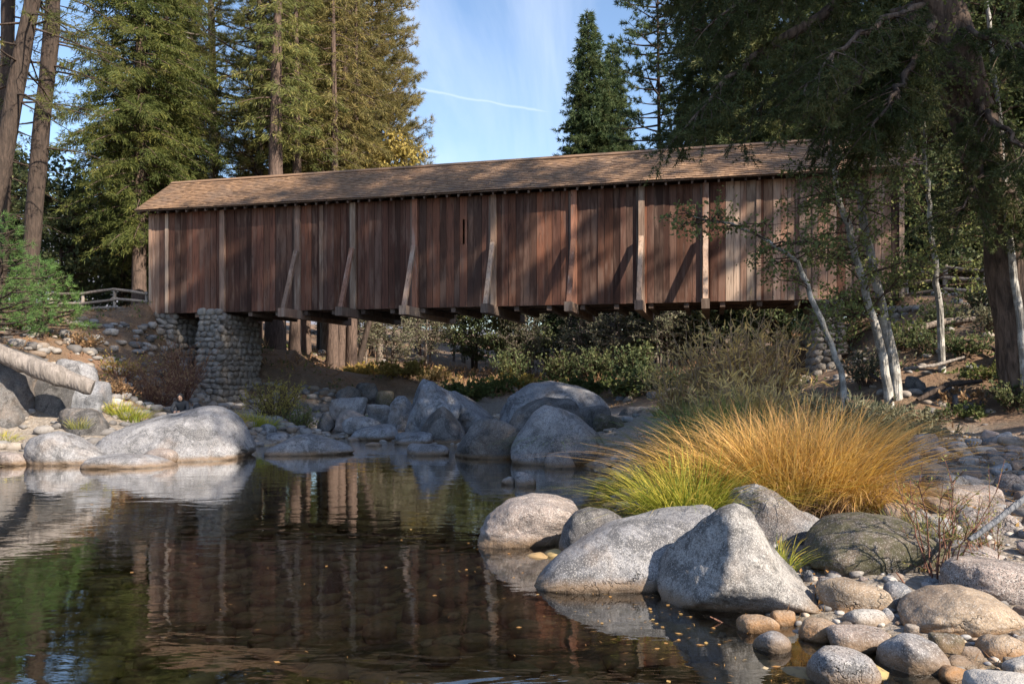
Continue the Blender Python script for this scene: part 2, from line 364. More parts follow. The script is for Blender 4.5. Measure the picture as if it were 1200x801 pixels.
# ---------------------------------------------------------------- terrain
CP = []
def cp(X, Y, z): CP.append((X, Y, z))
def cpx(x, y, Y): v = px(x, y, Y); CP.append((v.x, v.y, v.z))
for X, Y, z in [(-9, 0, -.5), (-4, 0, -.45), (0, 0, -.35), (-9, 5, -.6), (-4, 5, -.55), (-1, 5, -.45), (1, 5, -.2), (-9, 10, -.7), (-4, 10, -.75), (-1.2, 9.5, -.5), (-9, 15, -.6), (-4, 15, -.8), (0, 14, -.6), (1.2, 17, -.35), (-7, 18.5, -.3), (-2, 20, -.25),
                (.1, 10.2, -.1), (.6, 8.6, -.15), (1.6, 7.6, -.12), (1.7, 6.2, -.16), (1.6, 5, -.2), (2.4, 6.8, .0), (2.6, 5.6, -.06), (3.6, 5.2, -.04), (3.8, 6.6, .1), (5.5, 6.5, .25), (8, 5, .6), (3.2, 8.5, .2), (5, 9.2, .5), (6.9, 11.7, .72), (8.6, 15, .9), (9.6, 18, 1.0), (12, 12, 1.6), (16, 16, 3.4), (20, 8, 3),
                (1.9, 9.5, .15), (2.2, 11.5, .1), (3.4, 11, .4), (1.8, 13, -.02), (3, 14, .4), (5, 14, .7), (1.9, 16.5, -.05), (3, 17.5, .35), (5, 18, .8), (2.6, 20.5, .3), (5, 22, 1.0), (8, 22, 1.6), (1.2, 22, -.05),
                (-5, 23, -.12), (-1, 23.5, -.1), (-7, 25, -.05), (-3, 26, -.03), (0, 26, .05), (-7, 28, .1), (-3, 30, .1), (2, 26, .35), (0, 31, .4), (3, 30, .9), (-5, 34, .2), (-1, 36, .6),
                (-15, -5, 1.5), (-14, 6, .6), (-13, 12, .3), (-12.2, 18, .05), (-18, 14, 1.6), (-24, 20, 4), (10, -12, 3), (0, -12, 1), (-10, -14, 1.5), (25, -8, 4), (25, 25, 6), (20, 22, 5.5), (-26, 6, 4)]: cp(X, Y, z)
for x, y, Y in [(175, 366, 34), (100, 372, 34), (30, 368, 32), (-60, 360, 30), (150, 385, 31.5), (100, 405, 28.5), (60, 400, 27), (0, 420, 24), (110, 440, 26), (110, 478, 24), (60, 505, 22), (20, 515, 21.5), (0, 500, 22), (-40, 480, 22), (180, 478, 27), (230, 468, 31), (245, 468, 33.5), (310, 446, 36), (200, 420, 33), (190, 395, 34.5), (290, 490, 26), (350, 432, 42), (420, 440, 46), (380, 465, 35), (450, 470, 38), (500, 452, 50), (580, 455, 46), (640, 455, 44), (700, 458, 38), (760, 455, 34), (800, 455, 28), (860, 430, 30), (940, 410, 30),
                (1000, 440, 22.5), (1050, 455, 20), (1100, 505, 18), (1100, 460, 20), (1150, 420, 21), (1180, 480, 18), (1100, 400, 23), (1150, 365, 25), (1060, 350, 27.5), (1010, 418, 26.0), (1200, 350, 26), (1250, 420, 20)]: cpx(x, y, Y)
for s, o, z in [(-1, 2, 4.7), (-4, 2, 4.7), (-1, 6, 4.6), (30.5, 2, 4.7), (34, 2, 4.75), (30, 6, 4.6), (3, 7, 3.2), (-3, 12, 4.5), (8, 8, 2.0), (24, 6, 2.6), (26, 10, 3.2), (27.2, -.8, 2.1), (27.2, 1.5, 2.3), (25.5, -1.5, 1.9)]:
    v = bw(s, o); cp(v.x, v.y, z)
for X, Y, z in [(-50, 45, 7), (-30, 55, 5.5), (-12, 60, 3.5), (0, 65, 2.2), (12, 60, 2.6), (25, 50, 4.5), (45, 45, 8), (-40, 90, 9), (0, 100, 4.5), (40, 90, 8), (-50, 20, 7), (50, 15, 8), (0, -40, 4), (-40, -30, 6), (40, -30, 7)]: cp(X, Y, z)
CPA = np.array(CP); _d = np.linalg.norm(CPA[:, None, :2]-CPA[None, :, :2], axis=2)
_n = len(CPA); _A = np.zeros((_n+1, _n+1)); _A[:_n, :_n] = -_d; _A[:_n, _n] = 1; _A[_n, :_n] = 1
_A[np.arange(_n), np.arange(_n)] = -0.25
_w = np.linalg.solve(_A, np.append(CPA[:, 2], 0))
def ground(X, Y):
    X = np.asarray(X, float).ravel(); Y = np.asarray(Y, float).ravel(); out = np.empty(len(X))
    cx = np.clip(X, -60, 60); cy = np.clip(Y, -40, 110)
    for i in range(0, len(X), 20000):
        q = np.stack([cx[i:i+20000], cy[i:i+20000]], 1); d = np.linalg.norm(q[:, None, :]-CPA[None, :, :2], axis=2)
        out[i:i+20000] = (-d)@_w[:_n]+_w[_n]
    P = np.stack([X, Y, 0*X], 1); amp = np.clip(.03+np.hypot(X, Y-8)*.004, .03, .25)
    out += fbm(P*.9, 3, 4)*amp*.8
    r = np.hypot(X, Y-20); out += np.clip(r-75, 0, 1e9)*.05
    return out
def gz(X, Y): return float(ground([X], [Y])[0])
def axis(lo, hi, dn, n, c): # dense about c
    t = np.linspace(-1, 1, n); k = np.sinh(t*5.0)/np.sinh(5.0)
    return np.where(k < 0, c+k*(c-lo), c+k*(hi-c))
gx = axis(-600, 600, 0, 161, 0); gy = axis(-150, 900, 0, 161, 12)
# finer local sheet spacing inside the scene
gx = np.unique(np.concatenate([gx, np.linspace(-20, 20, 161)])); gy = np.unique(np.concatenate([gy, np.linspace(-2, 45, 161)]))
GX, GY = np.meshgrid(gx, gy); gzv = ground(GX, GY); nx = len(gx); ny = len(gy)
idx = np.arange(nx*ny).reshape(ny, nx)
Fq = np.stack([idx[:-1, :-1], idx[:-1, 1:], idx[1:, 1:], idx[1:, :-1]], -1).reshape(-1, 4)
def ground_mat():
    m = Mat('river_bank_soil'); P = m.map(src='World'); n1 = m.noise(P, .35, 5, .6, .3); n2 = m.noise(P, 3, 6, .65); n3 = m.noise(P, 22, 5, .65)
    st = m.vor(P, 9, out='Color'); sd = m.vor(P, 9)
    soil = m.mix(m.step(n1, .4, .62), (.16, .092, .058), (.095, .066, .045)); soil = m.mix(m.step(n2, .5, .7), soil, (.21, .14, .09))
    soil = m.mix(m.math('MULTIPLY', m.step(n3, .5, .68), .7), soil, (.08, .055, .038))
    litter = m.mix(m.step(m.noise(P, 60, 2), .5, .7), soil, (.25, .17, .095))
    grav = m.ramp(m.vor(P, 14, out='Color'), [(0, (.12, .11, .1)), (.5, (.28, .26, .24)), (1, (.36, .31, .26))])
    grav = m.mix(m.step(sd, .0, .08), grav, grav)
    z = m.math('ADD', m.z(), m.math('MULTIPLY', m.math('SUBTRACT', n2, .5), .5))
    col = m.mix(m.step(z, .75, 1.2), m.mix(m.step(n3, .35, .65), grav, (.17, .14, .11)), litter)
    bed = m.ramp(m.vor(m.map((1, 1.0, 1), 'World'), 4.5, out='Color'), [(0, (.12, .07, .03)), (.4, (.30, .19, .08)), (.7, (.19, .15, .06)), (1, (.42, .31, .16))])
    bed = m.mix(m.step(n2, .45, .62), bed, (.06, .045, .016))
    wet = m.math('SUBTRACT', 1.0, m.step(m.z(), -.02, .06))
    col = m.mix(wet, col, bed); m.color(col)
    m.con(m.math('SUBTRACT', .95, m.math('MULTIPLY', wet, .4)), m.p.inputs['Roughness'])
    h = m.math('ADD', n3, m.math('MULTIPLY', sd, -.8)); m.bump(h, .8, .05); return m.m
go = obj('ground', mesh_np('ground', np.stack([GX.ravel(), GY.ravel(), gzv], 1), Fq, True, [ground_mat()])); tag(go, kind='structure')
# water sheet
def water_mat():
    m = Mat('stream_water'); m.N.remove(m.p)
    P = m.map((1.0, 2.2, 1), 'World')
    n1 = m.noise(P, 1.1, 3, .5, .6); n2 = m.noise(P, 5.5, 2, .5, .3)
    bmp = m.N.new('ShaderNodeBump'); bmp.inputs['Strength'].default_value = .22; bmp.inputs['Distance'].default_value = .03
    n3 = m.noise(m.map((.5, 1.6, 1), 'World'), .45, 2, .5, 1.2)
    ys = m.N.new('ShaderNodeSeparateXYZ'); m.L.new(m.geo.outputs['Position'], ys.inputs[0])
    rap = m.step(ys.outputs['Y'], 20.5, 24)                    # riffle where the stream drops into the pool
    h = m.math('ADD', m.math('MULTIPLY', n1, .8), m.math('MULTIPLY', n2, .10))
    h = m.math('ADD', h, m.math('MULTIPLY', n3, .6)); h = m.math('ADD', h, m.math('MULTIPLY', m.math('MULTIPLY', m.noise(P, 7, 4, .6), rap), .9))
    m.L.new(h, bmp.inputs['Height'])
    fr = m.N.new('ShaderNodeFresnel'); fr.inputs['IOR'].default_value = 1.333; m.L.new(bmp.outputs[0], fr.inputs['Normal'])
    gl = m.N.new('ShaderNodeBsdfGlossy'); gl.inputs['Roughness'].default_value = .015; gl.inputs['Color'].default_value = (1, 1, 1, 1); m.L.new(bmp.outputs[0], gl.inputs['Normal'])
    tr = m.N.new('ShaderNodeBsdfTransparent'); tr.inputs['Color'].default_value = (.92, .84, .64, 1)
    x = m.N.new('ShaderNodeMixShader'); m.L.new(m.math('MULTIPLY', fr.outputs[0], 1.75, True), x.inputs[0]); m.L.new(tr.outputs[0], x.inputs[1]); m.L.new(gl.outputs[0], x.inputs[2])
    m.L.new(x.outputs[0], m.out.inputs['Surface']); return m.m
wx = np.linspace(-30, 14, 45); wy = np.linspace(-25, 60, 86); WX, WY = np.meshgrid(wx, wy); idx = np.arange(WX.size).reshape(WX.shape)
wo = obj('water', mesh_np('water', np.stack([WX.ravel(), WY.ravel(), 0*WX.ravel()], 1), np.stack([idx[:-1, :-1], idx[:-1, 1:], idx[1:, 1:], idx[1:, :-1]], -1).reshape(-1, 4), True, [water_mat()])); tag(wo, kind='structure')
# far granite mountain to the left
def mountain():
    m = Mat('distant_granite'); n = m.noise(m.map(), .02, 7, .6, .5); k = m.noise(m.map(), .12, 8, .75)
    m.color(m.mix(m.step(k, .3, .75), m.mix(n, (.13, .14, .18), (.20, .20, .24)), (.07, .085, .10))); m.set(Roughness=.95)
    xs = np.linspace(-520, 60, 120); ys = np.linspace(300, 700, 60); X, Y = np.meshgrid(xs, ys)
    H = 112*np.exp(-((X+260)/150)**2-((Y-520)/130)**2)+fbm(np.stack([X.ravel(), Y.ravel(), 0*X.ravel()], 1)*.012, 9, 6).reshape(X.shape)*22
    idx = np.arange(X.size).reshape(X.shape)
    o = obj('mountain', mesh_np('mountain', np.stack([X.ravel(), Y.ravel(), H.ravel()], 1), np.stack([idx[:-1, :-1], idx[:-1, 1:], idx[1:, 1:], idx[1:, :-1]], -1).reshape(-1, 4), True, [m.m])); tag(o, kind='structure')
mountain()
# ---------------------------------------------------------------- rocks
_ico = {}
def ico(sub):
    if sub not in _ico:
        bm = bmesh.new(); bmesh.ops.create_icosphere(bm, subdivisions=sub, radius=1)
        V = np.array([v.co[:] for v in bm.verts]); Fc = np.array([[v.index for v in f.verts] for f in bm.faces]); bm.free()
        V /= np.linalg.norm(V, axis=1)[:, None]; _ico[sub] = (V, Fc)
    return _ico[sub]
def rock_verts(seed, sub, p=7, npl=16, planes=None, rough=.05):
    V, Fc = ico(sub); rng = np.random.default_rng(seed)
    n = rng.normal(size=(npl, 3)); n /= np.linalg.norm(n, axis=1)[:, None]; d = rng.uniform(.82, 1.12, npl)
    ax = np.vstack([np.eye(3), -np.eye(3)]); n = np.vstack([n, ax]); d = np.append(d, np.ones(6))
    if planes is not None:
        q = np.array([a[:3] for a in planes], float); q /= np.linalg.norm(q, axis=1)[:, None]; n = np.vstack([n, q]); d = np.append(d, [a[3] for a in planes])
    t = np.clip(V@n.T, 0, None)/d; r = (t**p).sum(1)**(-1/p)
    r *= 1+rough*fbm(V*1.6, seed, 3)+rough*.35*fbm(V*6, seed+5, 3)
    return V*r[:, None], Fc
def make_rock(name, w, d, h, seed, mat, sub=5, p=6, planes=None, peak=0, rough=.05, npl=14, prof=None, sink=.4):
    V, Fc = rock_verts(seed, sub, p, npl, planes, rough)
    lo = V.min(0); hi = V.max(0); V = (V-(lo+hi)/2)/(hi-lo)*2
    if peak: V[:, 0] += peak*np.clip(V[:, 2]+.3, 0, None)**1.3*(1-np.abs(V[:, 0]))
    V[:, 0] /= np.abs(V[:, 0]).max()
    if prof:                                                  # follow the outline of the stone as one sees it from the stream
        zb = -1+2*sink; nb = 24; xb = np.linspace(-1, 1, nb+1); k = np.clip(((V[:, 0]+1)/2*nb).astype(int), 0, nb-1)
        env = np.array([V[k == i, 2].max() if (k == i).any() else zb+.1 for i in range(nb)]); env = np.convolve(np.pad(env, 1, 'edge'), [.25, .5, .25], 'valid')
        e = np.interp(V[:, 0], (xb[:-1]+xb[1:])/2, env); pr = np.array(prof); tg_ = zb+(1-zb)*np.interp((V[:, 0]+1)/2, pr[:, 0], pr[:, 1])
        gz_ = np.linspace(0, 1, 81); sm = np.interp(gz_, pr[:, 0], pr[:, 1]); kern = np.exp(-np.linspace(-2, 2, 9)**2); kern /= kern.sum(); sm = np.convolve(np.pad(sm, 4, 'edge'), kern, 'valid')
        tg_ = zb+(1-zb)*np.interp((V[:, 0]+1)/2, gz_, sm)
        up = V[:, 2] > zb; f = (tg_-zb)/np.maximum(e-zb, .12); V[up, 2] = zb+(V[up, 2]-zb)*f[up]
    V = V*np.array([w/2, d/2, h/2])
    # finer relief in metres
    V += (V/np.linalg.norm(V, axis=1)[:, None])*(fbm(V*2.5+seed, seed, 5, .55)*.02*min(1, w))[:, None]
    return mesh_np(name, V, Fc, True, [mat])
NROCK = []
def boulder(x0, x1, yt, yb, label, mat, Y=None, zb=None, sink=.4, dep=.85, seed=None, name='boulder', cat='boulder', rz=0, **k):
    zb0 = 0.0 if zb is None else zb
    if Y is None: Y = (HC-zb0)*F/(yb-HZ)
    wid = (x1-x0)/F*Y; Yc = Y+wid*dep*.42; wid = (x1-x0)/F*Yc*.98
    zt = HC-(yt-HZ)/F*Yc; zbot = HC-(yb-HZ)/F*Y
    vis = max(.05, zt-zbot); h = vis/(1-sink)
    me = make_rock(name, wid, wid*dep, h, seed or (len(NROCK)+11), mat, sink=sink, **k)
    o = obj(name, me, loc=((((x0+x1)/2)-600)/F*Yc, Yc, zt-h/2), rot=(0, 0, R(rz))); tag(o, label, cat)
    NROCK.append((o.location.x, o.location.y, wid/2, wid*dep/2)); return o
TRI = [(-.85, -.35, .62, .62), (.80, -.25, .62, .60), (.1, -.85, .5, .68), (.1, .8, .6, .7), (-.6, -.8, -.1, .8)]
B = boulder
# left shore
B(-70, 44, 405, 517, 'huge dark lichened boulder at the left edge under the log', M_dark, Y=22, dep=.9, sub=6, p=8, seed=3, sink=.15)
B(33, 84, 440, 500, 'dark blocky boulder wedged right below the middle of the log', M_dark, Y=23, p=14, seed=5, sink=.2)
B(58, 116, 420, 462, 'pale slab of rock just behind the tip of the log', M_gran, Y=25, p=10, seed=8, dep=.7)
B(72, 126, 446, 505, 'blue grey angular boulder under the tip of the log', M_blue, Y=23.5, p=14, seed=9, sink=.2)
B(72, 128, 477, 518, 'rounded brown grey boulder left of the big smooth boulder', M_dark, Y=22, seed=12)
B(32, 134, 504, 545, 'domed grey boulder with a brown shaded face at the left waterline', M_gran, sub=6, seed=21, sink=.45, dep=.75, prof=[(0,.5),(.08,.8),(.25,.98),(.4,1),(.6,.8),(.8,.5),(1,.12)])
B(116, 292, 476, 541, 'large smooth pale boulder in front of the stone pier', M_gran, sub=6, seed=24, sink=.42, dep=.7, p=5, npl=8, prof=[(0,.3),(.05,.55),(.25,.73),(.45,.86),(.62,.98),(.75,1),(.85,.85),(.93,.55),(1,.25)])
B(104, 210, 532, 549, 'low flat pale rock lying in the water before the large boulder', M_gran, seed=27, sink=.5, dep=.7)
B(146, 174, 524, 541, 'small pinkish rock behind the low flat rock', M_pink, Y=19.3, seed=28, name='river_stone', cat='stone')
B(170, 209, 524, 543, 'oblong pinkish rock against the foot of the large smooth boulder', M_pink, Y=19.1, seed=29, name='river_stone', cat='stone')
B(-12, 33, 529, 546, 'flat pinkish rock at the left edge of the water', M_pink, seed=30, name='river_stone', cat='stone')
B(-5, 27, 517, 534, 'small grey rock above the flat pinkish one at the left edge', M_dark, seed=31, name='river_stone', cat='stone')
# middle
B(313, 415, 508, 534, 'smooth pale boulder lying alone in mid stream', M_gran, seed=33, sink=.45, dep=.6, sub=5, prof=[(0,.2),(.15,.55),(.35,.95),(.5,1),(.7,.75),(.88,.45),(1,.15)])
B(311, 341, 506, 520, 'small rounded grey rock behind the mid stream boulder', M_gran, seed=34, name='river_stone', cat='stone')
B(409, 467, 497, 516, 'pale blue grey domed rock upstream of the pool', M_blue, seed=35, dep=.7)
B(460, 508, 506, 521, 'low blue grey rock at the lip of the pool', M_blue, seed=36, dep=.7)
B(475, 527, 520, 534, 'flat speckled rock half awash at the pool lip', M_gran, seed=37, dep=.6)
B(324, 362, 491, 508, 'salmon pink rounded rock in the shallows', M_tan, seed=38, dep=.7)
B(532, 614, 489, 538, 'squat grey speckled boulder standing in the pool', M_dark, sub=6, seed=47, sink=.3, p=9, prof=[(0,.2),(.12,.5),(.28,.9),(.4,1),(.7,.97),(1,.7)])
B(597, 712, 474, 545, 'big boulder with a clump of green grass hanging over its face', M_gran, sub=6, seed=41, sink=.3, p=8, prof=[(0,.3),(.1,.55),(.22,.85),(.35,1),(.5,.97),(.7,.8),(.85,.6),(1,.4)])
B(594, 680, 465, 520, 'brownish grey boulder behind the grassy one', M_dark, Y=22.5, seed=42, sub=5)
B(582, 714, 446, 492, 'broad whaleback boulder farthest up the right shore', M_blue, Y=27, zb=.3, seed=43, sub=6, dep=.7, p=5, prof=[(0,.3),(.1,.62),(.3,.95),(.5,1),(.75,.85),(.9,.65),(1,.3)])
B(474, 541, 442, 508, 'jagged split boulder with a dark left face', M_blue, Y=26.5, seed=46, p=16, planes=TRI, sink=.15, sub=6, prof=[(0,.08),(.08,.45),(.18,.8),(.3,1),(.5,.93),(.8,.75),(1,.6)])
B(516, 578, 449, 500, 'tilted angular half of the split boulder', M_blue, Y=27.5, seed=45, p=16, planes=[(.7, -.2, .75, .5), (-.9, 0, .3, .7)], sink=.2, prof=[(0,.95),(.2,.85),(.6,.6),(1,.2)])
B(491, 547, 476, 514, 'rounded taupe boulder at the foot of the split boulder', M_dark, Y=24.5, seed=48, p=8, planes=TRI)
B(675, 718, 474, 500, 'dark rounded rock right of the whaleback boulder', M_dark, Y=25, seed=49)
B(694, 732, 485, 503, 'brown domed rock below the dark flat slab', M_moss, Y=24, seed=50)
B(718, 792, 476, 501, 'dark flat topped slab on the far shore before the thicket', M_dark, Y=25.5, zb=.3, seed=51, p=12, dep=.5)
B(638, 674, 530, 549, 'small pinkish rock under the hanging grass clump', M_pink, seed=52, name='river_stone', cat='stone')
B(603, 629, 553, 570, 'lone small stone barely breaking the pool surface', M_gran, seed=53, name='river_stone', cat='stone')
B(587, 604, 558, 568, 'tiny flat pale stone awash beside the lone small stone', M_gran, seed=54, name='river_stone', cat='stone')
B(454, 486, 463, 493, 'dark rock left of the split boulder', M_blue, Y=29, zb=.3, seed=55)
B(394, 426, 452, 472, 'dark blocky rock in the stream bend under the bridge', M_dark, Y=34, seed=56, p=12)
B(415, 446, 448, 466, 'charcoal boulder with a pale crest under the bridge', M_dark, Y=35, seed=57, p=12)
B(440, 463, 457, 475, 'rusty brown rock beside the green tuft under the bridge', M_moss, Y=33, seed=58, p=9)
B(386, 432, 465, 487, 'tilted slab in the stones under the bridge', M_gran, Y=31, seed=59, p=14, dep=.6)
B(395, 430, 480, 496, 'brown grey wedge shaped rock in the riffle', M_pink, Y=28, seed=60, p=14)
B(400, 447, 487, 501, 'long pale flat rock in the riffle', M_gran, Y=27, seed=61, dep=.5)
B(430, 460, 473, 489, 'grey rock upstream of the long flat one', M_gran, Y=30, seed=62)
B(370, 392, 483, 500, 'dark pointed rock between pale flat ones in the riffle', M_dark, Y=28, seed=63, p=14, planes=TRI)
B(310, 338, 486, 497, 'white topped flat rock near the pier foot', M_gran, Y=28, seed=64)
B(303, 325, 496, 510, 'bluish rock between the pier and the mid stream boulder', M_blue, Y=25, seed=65)
# right foreground
B(559, 686, 579, 641, 'pinkish speckled boulder with an orange waterline', M_pink, sub=6, seed=71, sink=.35, dep=.75, p=6, prof=[(0,.3),(.1,.6),(.3,.9),(.5,1),(.75,.97),(.92,.8),(1,.5)])
B(654, 740, 593, 655, 'rough dark grey boulder touching the pinkish speckled one', M_dark, sub=6, seed=72, dep=.8, Y=9.2)
B(622, 905, 594, 690, 'long sloping pale granite boulder leaning against the peaked one', M_gran, sub=6, seed=73, sink=.35, dep=.6, p=6, npl=8, rough=.03, prof=[(0,.03),(.09,.36),(.23,.63),(.39,.82),(.6,.95),(.76,.98),(1,.3)])
B(774, 952, 588, 722, 'tall peaked granite boulder with a dark left side', M_peak, sub=6, seed=74, sink=.12, dep=.8, p=18, npl=10, planes=[(-1, -.42, .30, .50), (.75, -.45, .6, .62), (.1, -.9, .35, .72), (.1, .8, .6, .7), (-.3, -.8, -.5, .85)], rough=.04, prof=[(0,.22),(.08,.5),(.25,.76),(.4,.95),(.5,1),(.6,.93),(.73,.62),(.87,.38),(1,.2)])
B(846, 996, 566, 650, 'grey boulder in front of the golden grass behind the peaked boulder', M_blue, Y=9.0, sub=6, seed=76, sink=.35, dep=.6, p=7, prof=[(0,.5),(.1,.9),(.25,1),(.4,.9),(.6,.62),(.8,.42),(1,.2)])
B(937, 1108, 606, 686, 'dark mossy oval boulder', M_moss, zb=.08, sub=6, seed=77, sink=.15, dep=.75, p=4.5, npl=8, prof=[(0,.3),(.1,.7),(.3,.95),(.5,1),(.75,.93),(.92,.6),(1,.3)])
B(956, 1038, 676, 724, 'tan rounded rock right of the peaked boulder', M_tan, zb=.02, seed=78, sink=.2, sub=5)
B(1034, 1074, 681, 722, 'round blue grey stone like a ball between two tan rocks', M_blue, zb=.03, seed=79, sink=.1, p=4, npl=6)
B(1054, 1198, 690, 755, 'large tan oval rock in the lower right', M_tan, zb=.0, sub=6, seed=80, sink=.12, p=5, npl=8, dep=.7, prof=[(0,.4),(.15,.75),(.35,.97),(.55,1),(.8,.8),(1,.4)])
B(1108, 1262, 654, 716, 'pinkish grey boulder at the right edge behind the large tan oval rock', M_pink, zb=.1, sub=6, seed=81, sink=.2, dep=.6)
B(1098, 1178, 638, 680, 'smooth pink boulder behind the dark twigs', M_pink, zb=.15, seed=82, sink=.2)
B(986, 1047, 713, 741, 'white bone shaped stone', M_white, zb=0, seed=83, dep=.6, p=5, sink=.15, name='river_stone', cat='stone')
B(973, 1042, 736, 767, 'brown and grey stone below the white bone shaped stone', M_pink, zb=0, seed=84, dep=.7, sink=.2, name='river_stone', cat='stone')
B(936, 988, 727, 752, 'cream and ochre stone at the water edge left of the white one', M_tan, zb=0, seed=85, dep=.7, name='river_stone', cat='stone')
B(1034, 1106, 743, 789, 'pale faceted stone in front of the large tan oval rock', M_gran, zb=0, seed=86, p=12, sub=5, sink=.3)
B(948, 1030, 760, 808, 'pointed grey stone half under water at the bottom edge', M_gran, zb=0, seed=87, p=9, peak=-.2, sink=.35, sub=5)
B(884, 928, 739, 768, 'dark wet topped stone in the shallow water', M_blue, zb=-.02, seed=88, sink=.3, name='river_stone', cat='stone')
B(863, 912, 719, 742, 'flat cream stone at the foot of the peaked boulder', M_tan, zb=0, seed=89, sink=.4, name='river_stone', cat='stone')
B(901, 933, 713, 733, 'small orange tan stone beside the flat cream one', M_tan, zb=0, seed=90, name='river_stone', cat='stone')
B(1079, 1109, 675, 702, 'small pale grey stone above the large tan oval rock', M_gran, zb=.06, seed=91, name='river_stone', cat='stone')
B(958, 985, 676, 700, 'bluish pebble in the gap right of the peaked boulder', M_blue, zb=.05, seed=92, name='river_stone', cat='stone')
B(940, 956, 668, 690, 'slim upright grey stone leaning on the peaked boulder', M_blue, zb=.05, seed=93, name='river_stone', cat='stone')
B(1006, 1032, 668, 684, 'flat blue grey stone under the mossy oval boulder', M_blue, zb=.08, seed=94, name='river_stone', cat='stone')
B(1030, 1060, 676, 690, 'little white stone behind the round blue grey one', M_white, zb=.08, seed=95, name='river_stone', cat='stone')
B(1028, 1052, 713, 737, 'small slate blue stone right of the white bone shaped stone', M_blue, zb=.0, seed=96, name='river_stone', cat='stone')
B(1090, 1128, 742, 772, 'rough brown stone wedged under the large tan oval rock', M_moss, zb=.0, seed=97, p=10, name='river_stone', cat='stone')
B(1118, 1156, 757, 778, 'pale stone beside the rough brown one near the bottom', M_gran, zb=-.02, seed=98, name='river_stone', cat='stone')
B(1104, 1146, 768, 788, 'bluish flat stone near the bottom right', M_blue, zb=-.02, seed=99, name='river_stone', cat='stone')
B(1098, 1142, 780, 803, 'mottled ochre stone at the bottom edge', M_tan, zb=-.02, seed=100, name='river_stone', cat='stone')
B(1148, 1212, 745, 782, 'rust brown stone at the lower right edge', M_tan, zb=-.02, seed=101, name='river_stone', cat='stone')
B(1138, 1220, 788, 822, 'pale stone cut off by the lower right corner', M_white, Y=5.0, seed=102, name='river_stone', cat='stone')
B(1178, 1215, 770, 795, 'small white stone above the lower right corner', M_white, Y=5.5, seed=103, name='river_stone', cat='stone')
B(1120, 1200, 594, 668, 'large pinkish grey boulder among cobbles behind the bleached stick', M_pink, zb=.35, Y=8.4, seed=104, sub=6, p=9)
B(1100, 1165, 568, 602, 'brown angular rock in the upper cobble bank', M_pink, zb=.5, seed=105, p=12)
B(1085, 1130, 555, 580, 'grey slab among the cobbles left of the brown angular rock', M_gran, zb=.55, seed=106, p=12)
B(1065, 1100, 508, 530, 'rounded grey rock at the top left of the cobble bank', M_gran, zb=.8, seed=107)
B(1060, 1095, 596, 625, 'grey rock half hidden by the willow twigs', M_gran, zb=.35, seed=108)
B(1165, 1200, 555, 580, 'rounded brown grey rock at the right edge of the cobble bank', M_pink, zb=.6, seed=109)
# bigger rocks on the dark right slope
B(1128, 1160, 428, 446, 'grey rock jutting from the dirt slope', M_gran, Y=20.5, seed=110, p=12)
B(1080, 1120, 452, 478, 'dark embedded rock low on the dirt slope', M_dark, Y=19.3, seed=111, p=14)
B(1112, 1150, 462, 486, 'flat grey rock on the ledge above the cobble bank', M_gran, Y=18.8, seed=112, p=14)
B(1165, 1215, 395, 428, 'mossy rock at the foot of the leaning trunk', M_moss, Y=20, seed=113, p=12)
B(1060, 1085, 440, 462, 'dark rock beside the twin alder trunks', M_dark, Y=20, seed=114, p=14)
B(700, 745, 405, 440, 'hidden grey boulder in far shade', M_dark, Y=45, seed=115) if False else None
# shared cobbles
COB = [make_rock('cobble', 1, .8, .62, 300+i, M_cob, sub=4, p=[5, 8, 6, 10, 5, 7][i], rough=.04, npl=[8, 12, 10, 14, 6, 12][i]) for i in range(6)]
rng = np.random.default_rng(5)
class Grid:
    def __init__(s): s.L = []
    def ok(s, x, y, r, f=.85):
        for a, b, c, d in NROCK:
            if ((x-a)/(c+r*.6))**2+((y-b)/(d+r*.6))**2 < .8: return False
        for a, b, c in s.L:
            if (x-a)**2+(y-b)**2 < ((r+c)*f)**2: return False
        s.L.append((x, y, r)); return True
cg = Grid()
CCOL = [('pale grey', (.30, .30, .32)), ('slate blue', (.15, .165, .20)), ('warm white', (.42, .39, .36)), ('tan', (.27, .20, .145)), ('light grey', (.37, .37, .39)), ('rusty brown', (.20, .135, .10)), ('dark grey', (.12, .125, .14)), ('pinkish', (.33, .26, .24))]
CSH = ['smooth oval', 'angular', 'rounded', 'blocky', 'egg shaped', 'lumpy']
def cobble(X, Y, r, where, group, up=.25, col=None):
    z = gz(X, Y); q = int(rng.integers(6)); k = int(rng.integers(len(CCOL))) if col is None else col
    o = obj('cobble', COB[q], loc=(X, Y, z+r*up), rot=(rng.normal()*.15, rng.normal()*.15, rng.uniform(0, 6.28)))
    s = 2*r; o.scale = (s, s*rng.uniform(.8, 1.1), s*rng.uniform(.75, 1.15)); o.color = CCOL[k][1]+(1,)
    tag(o, '%s %s cobble %s' % (CCOL[k][0], CSH[q], where), 'stone', group)
def field(xr, yr, n, rr, where, group, zf=None, tries=12, up=.25, f=.85):
    k = 0; t = 0
    while k < n and t < n*tries:
        t += 1; x = rng.uniform(*xr); y = rng.uniform(*yr); zz = .3
        Y = (HC-zz)*F/(y-HZ)
        for _ in range(4):
            X = (x-600)/F*Y; zz = gz(X, Y); Y = min(60, max(3, (HC-zz)*F/(y-HZ)))
        X = (x-600)/F*Y; r = rng.uniform(*rr)*rng.choice([.7, 1, 1.25])
        if zf and not zf(zz): continue
        u = int((x-xr[0])/(xr[1]-xr[0])*3); v = int((y-yr[0])/(yr[1]-yr[0])*3); wh = where[0]+', '+('far ', '', 'near ')[min(2, v)]+('left', 'middle', 'right')[min(2, u)]
        if cg.ok(X, Y, r, f): cobble(X, Y, r, wh, group, up); k += 1
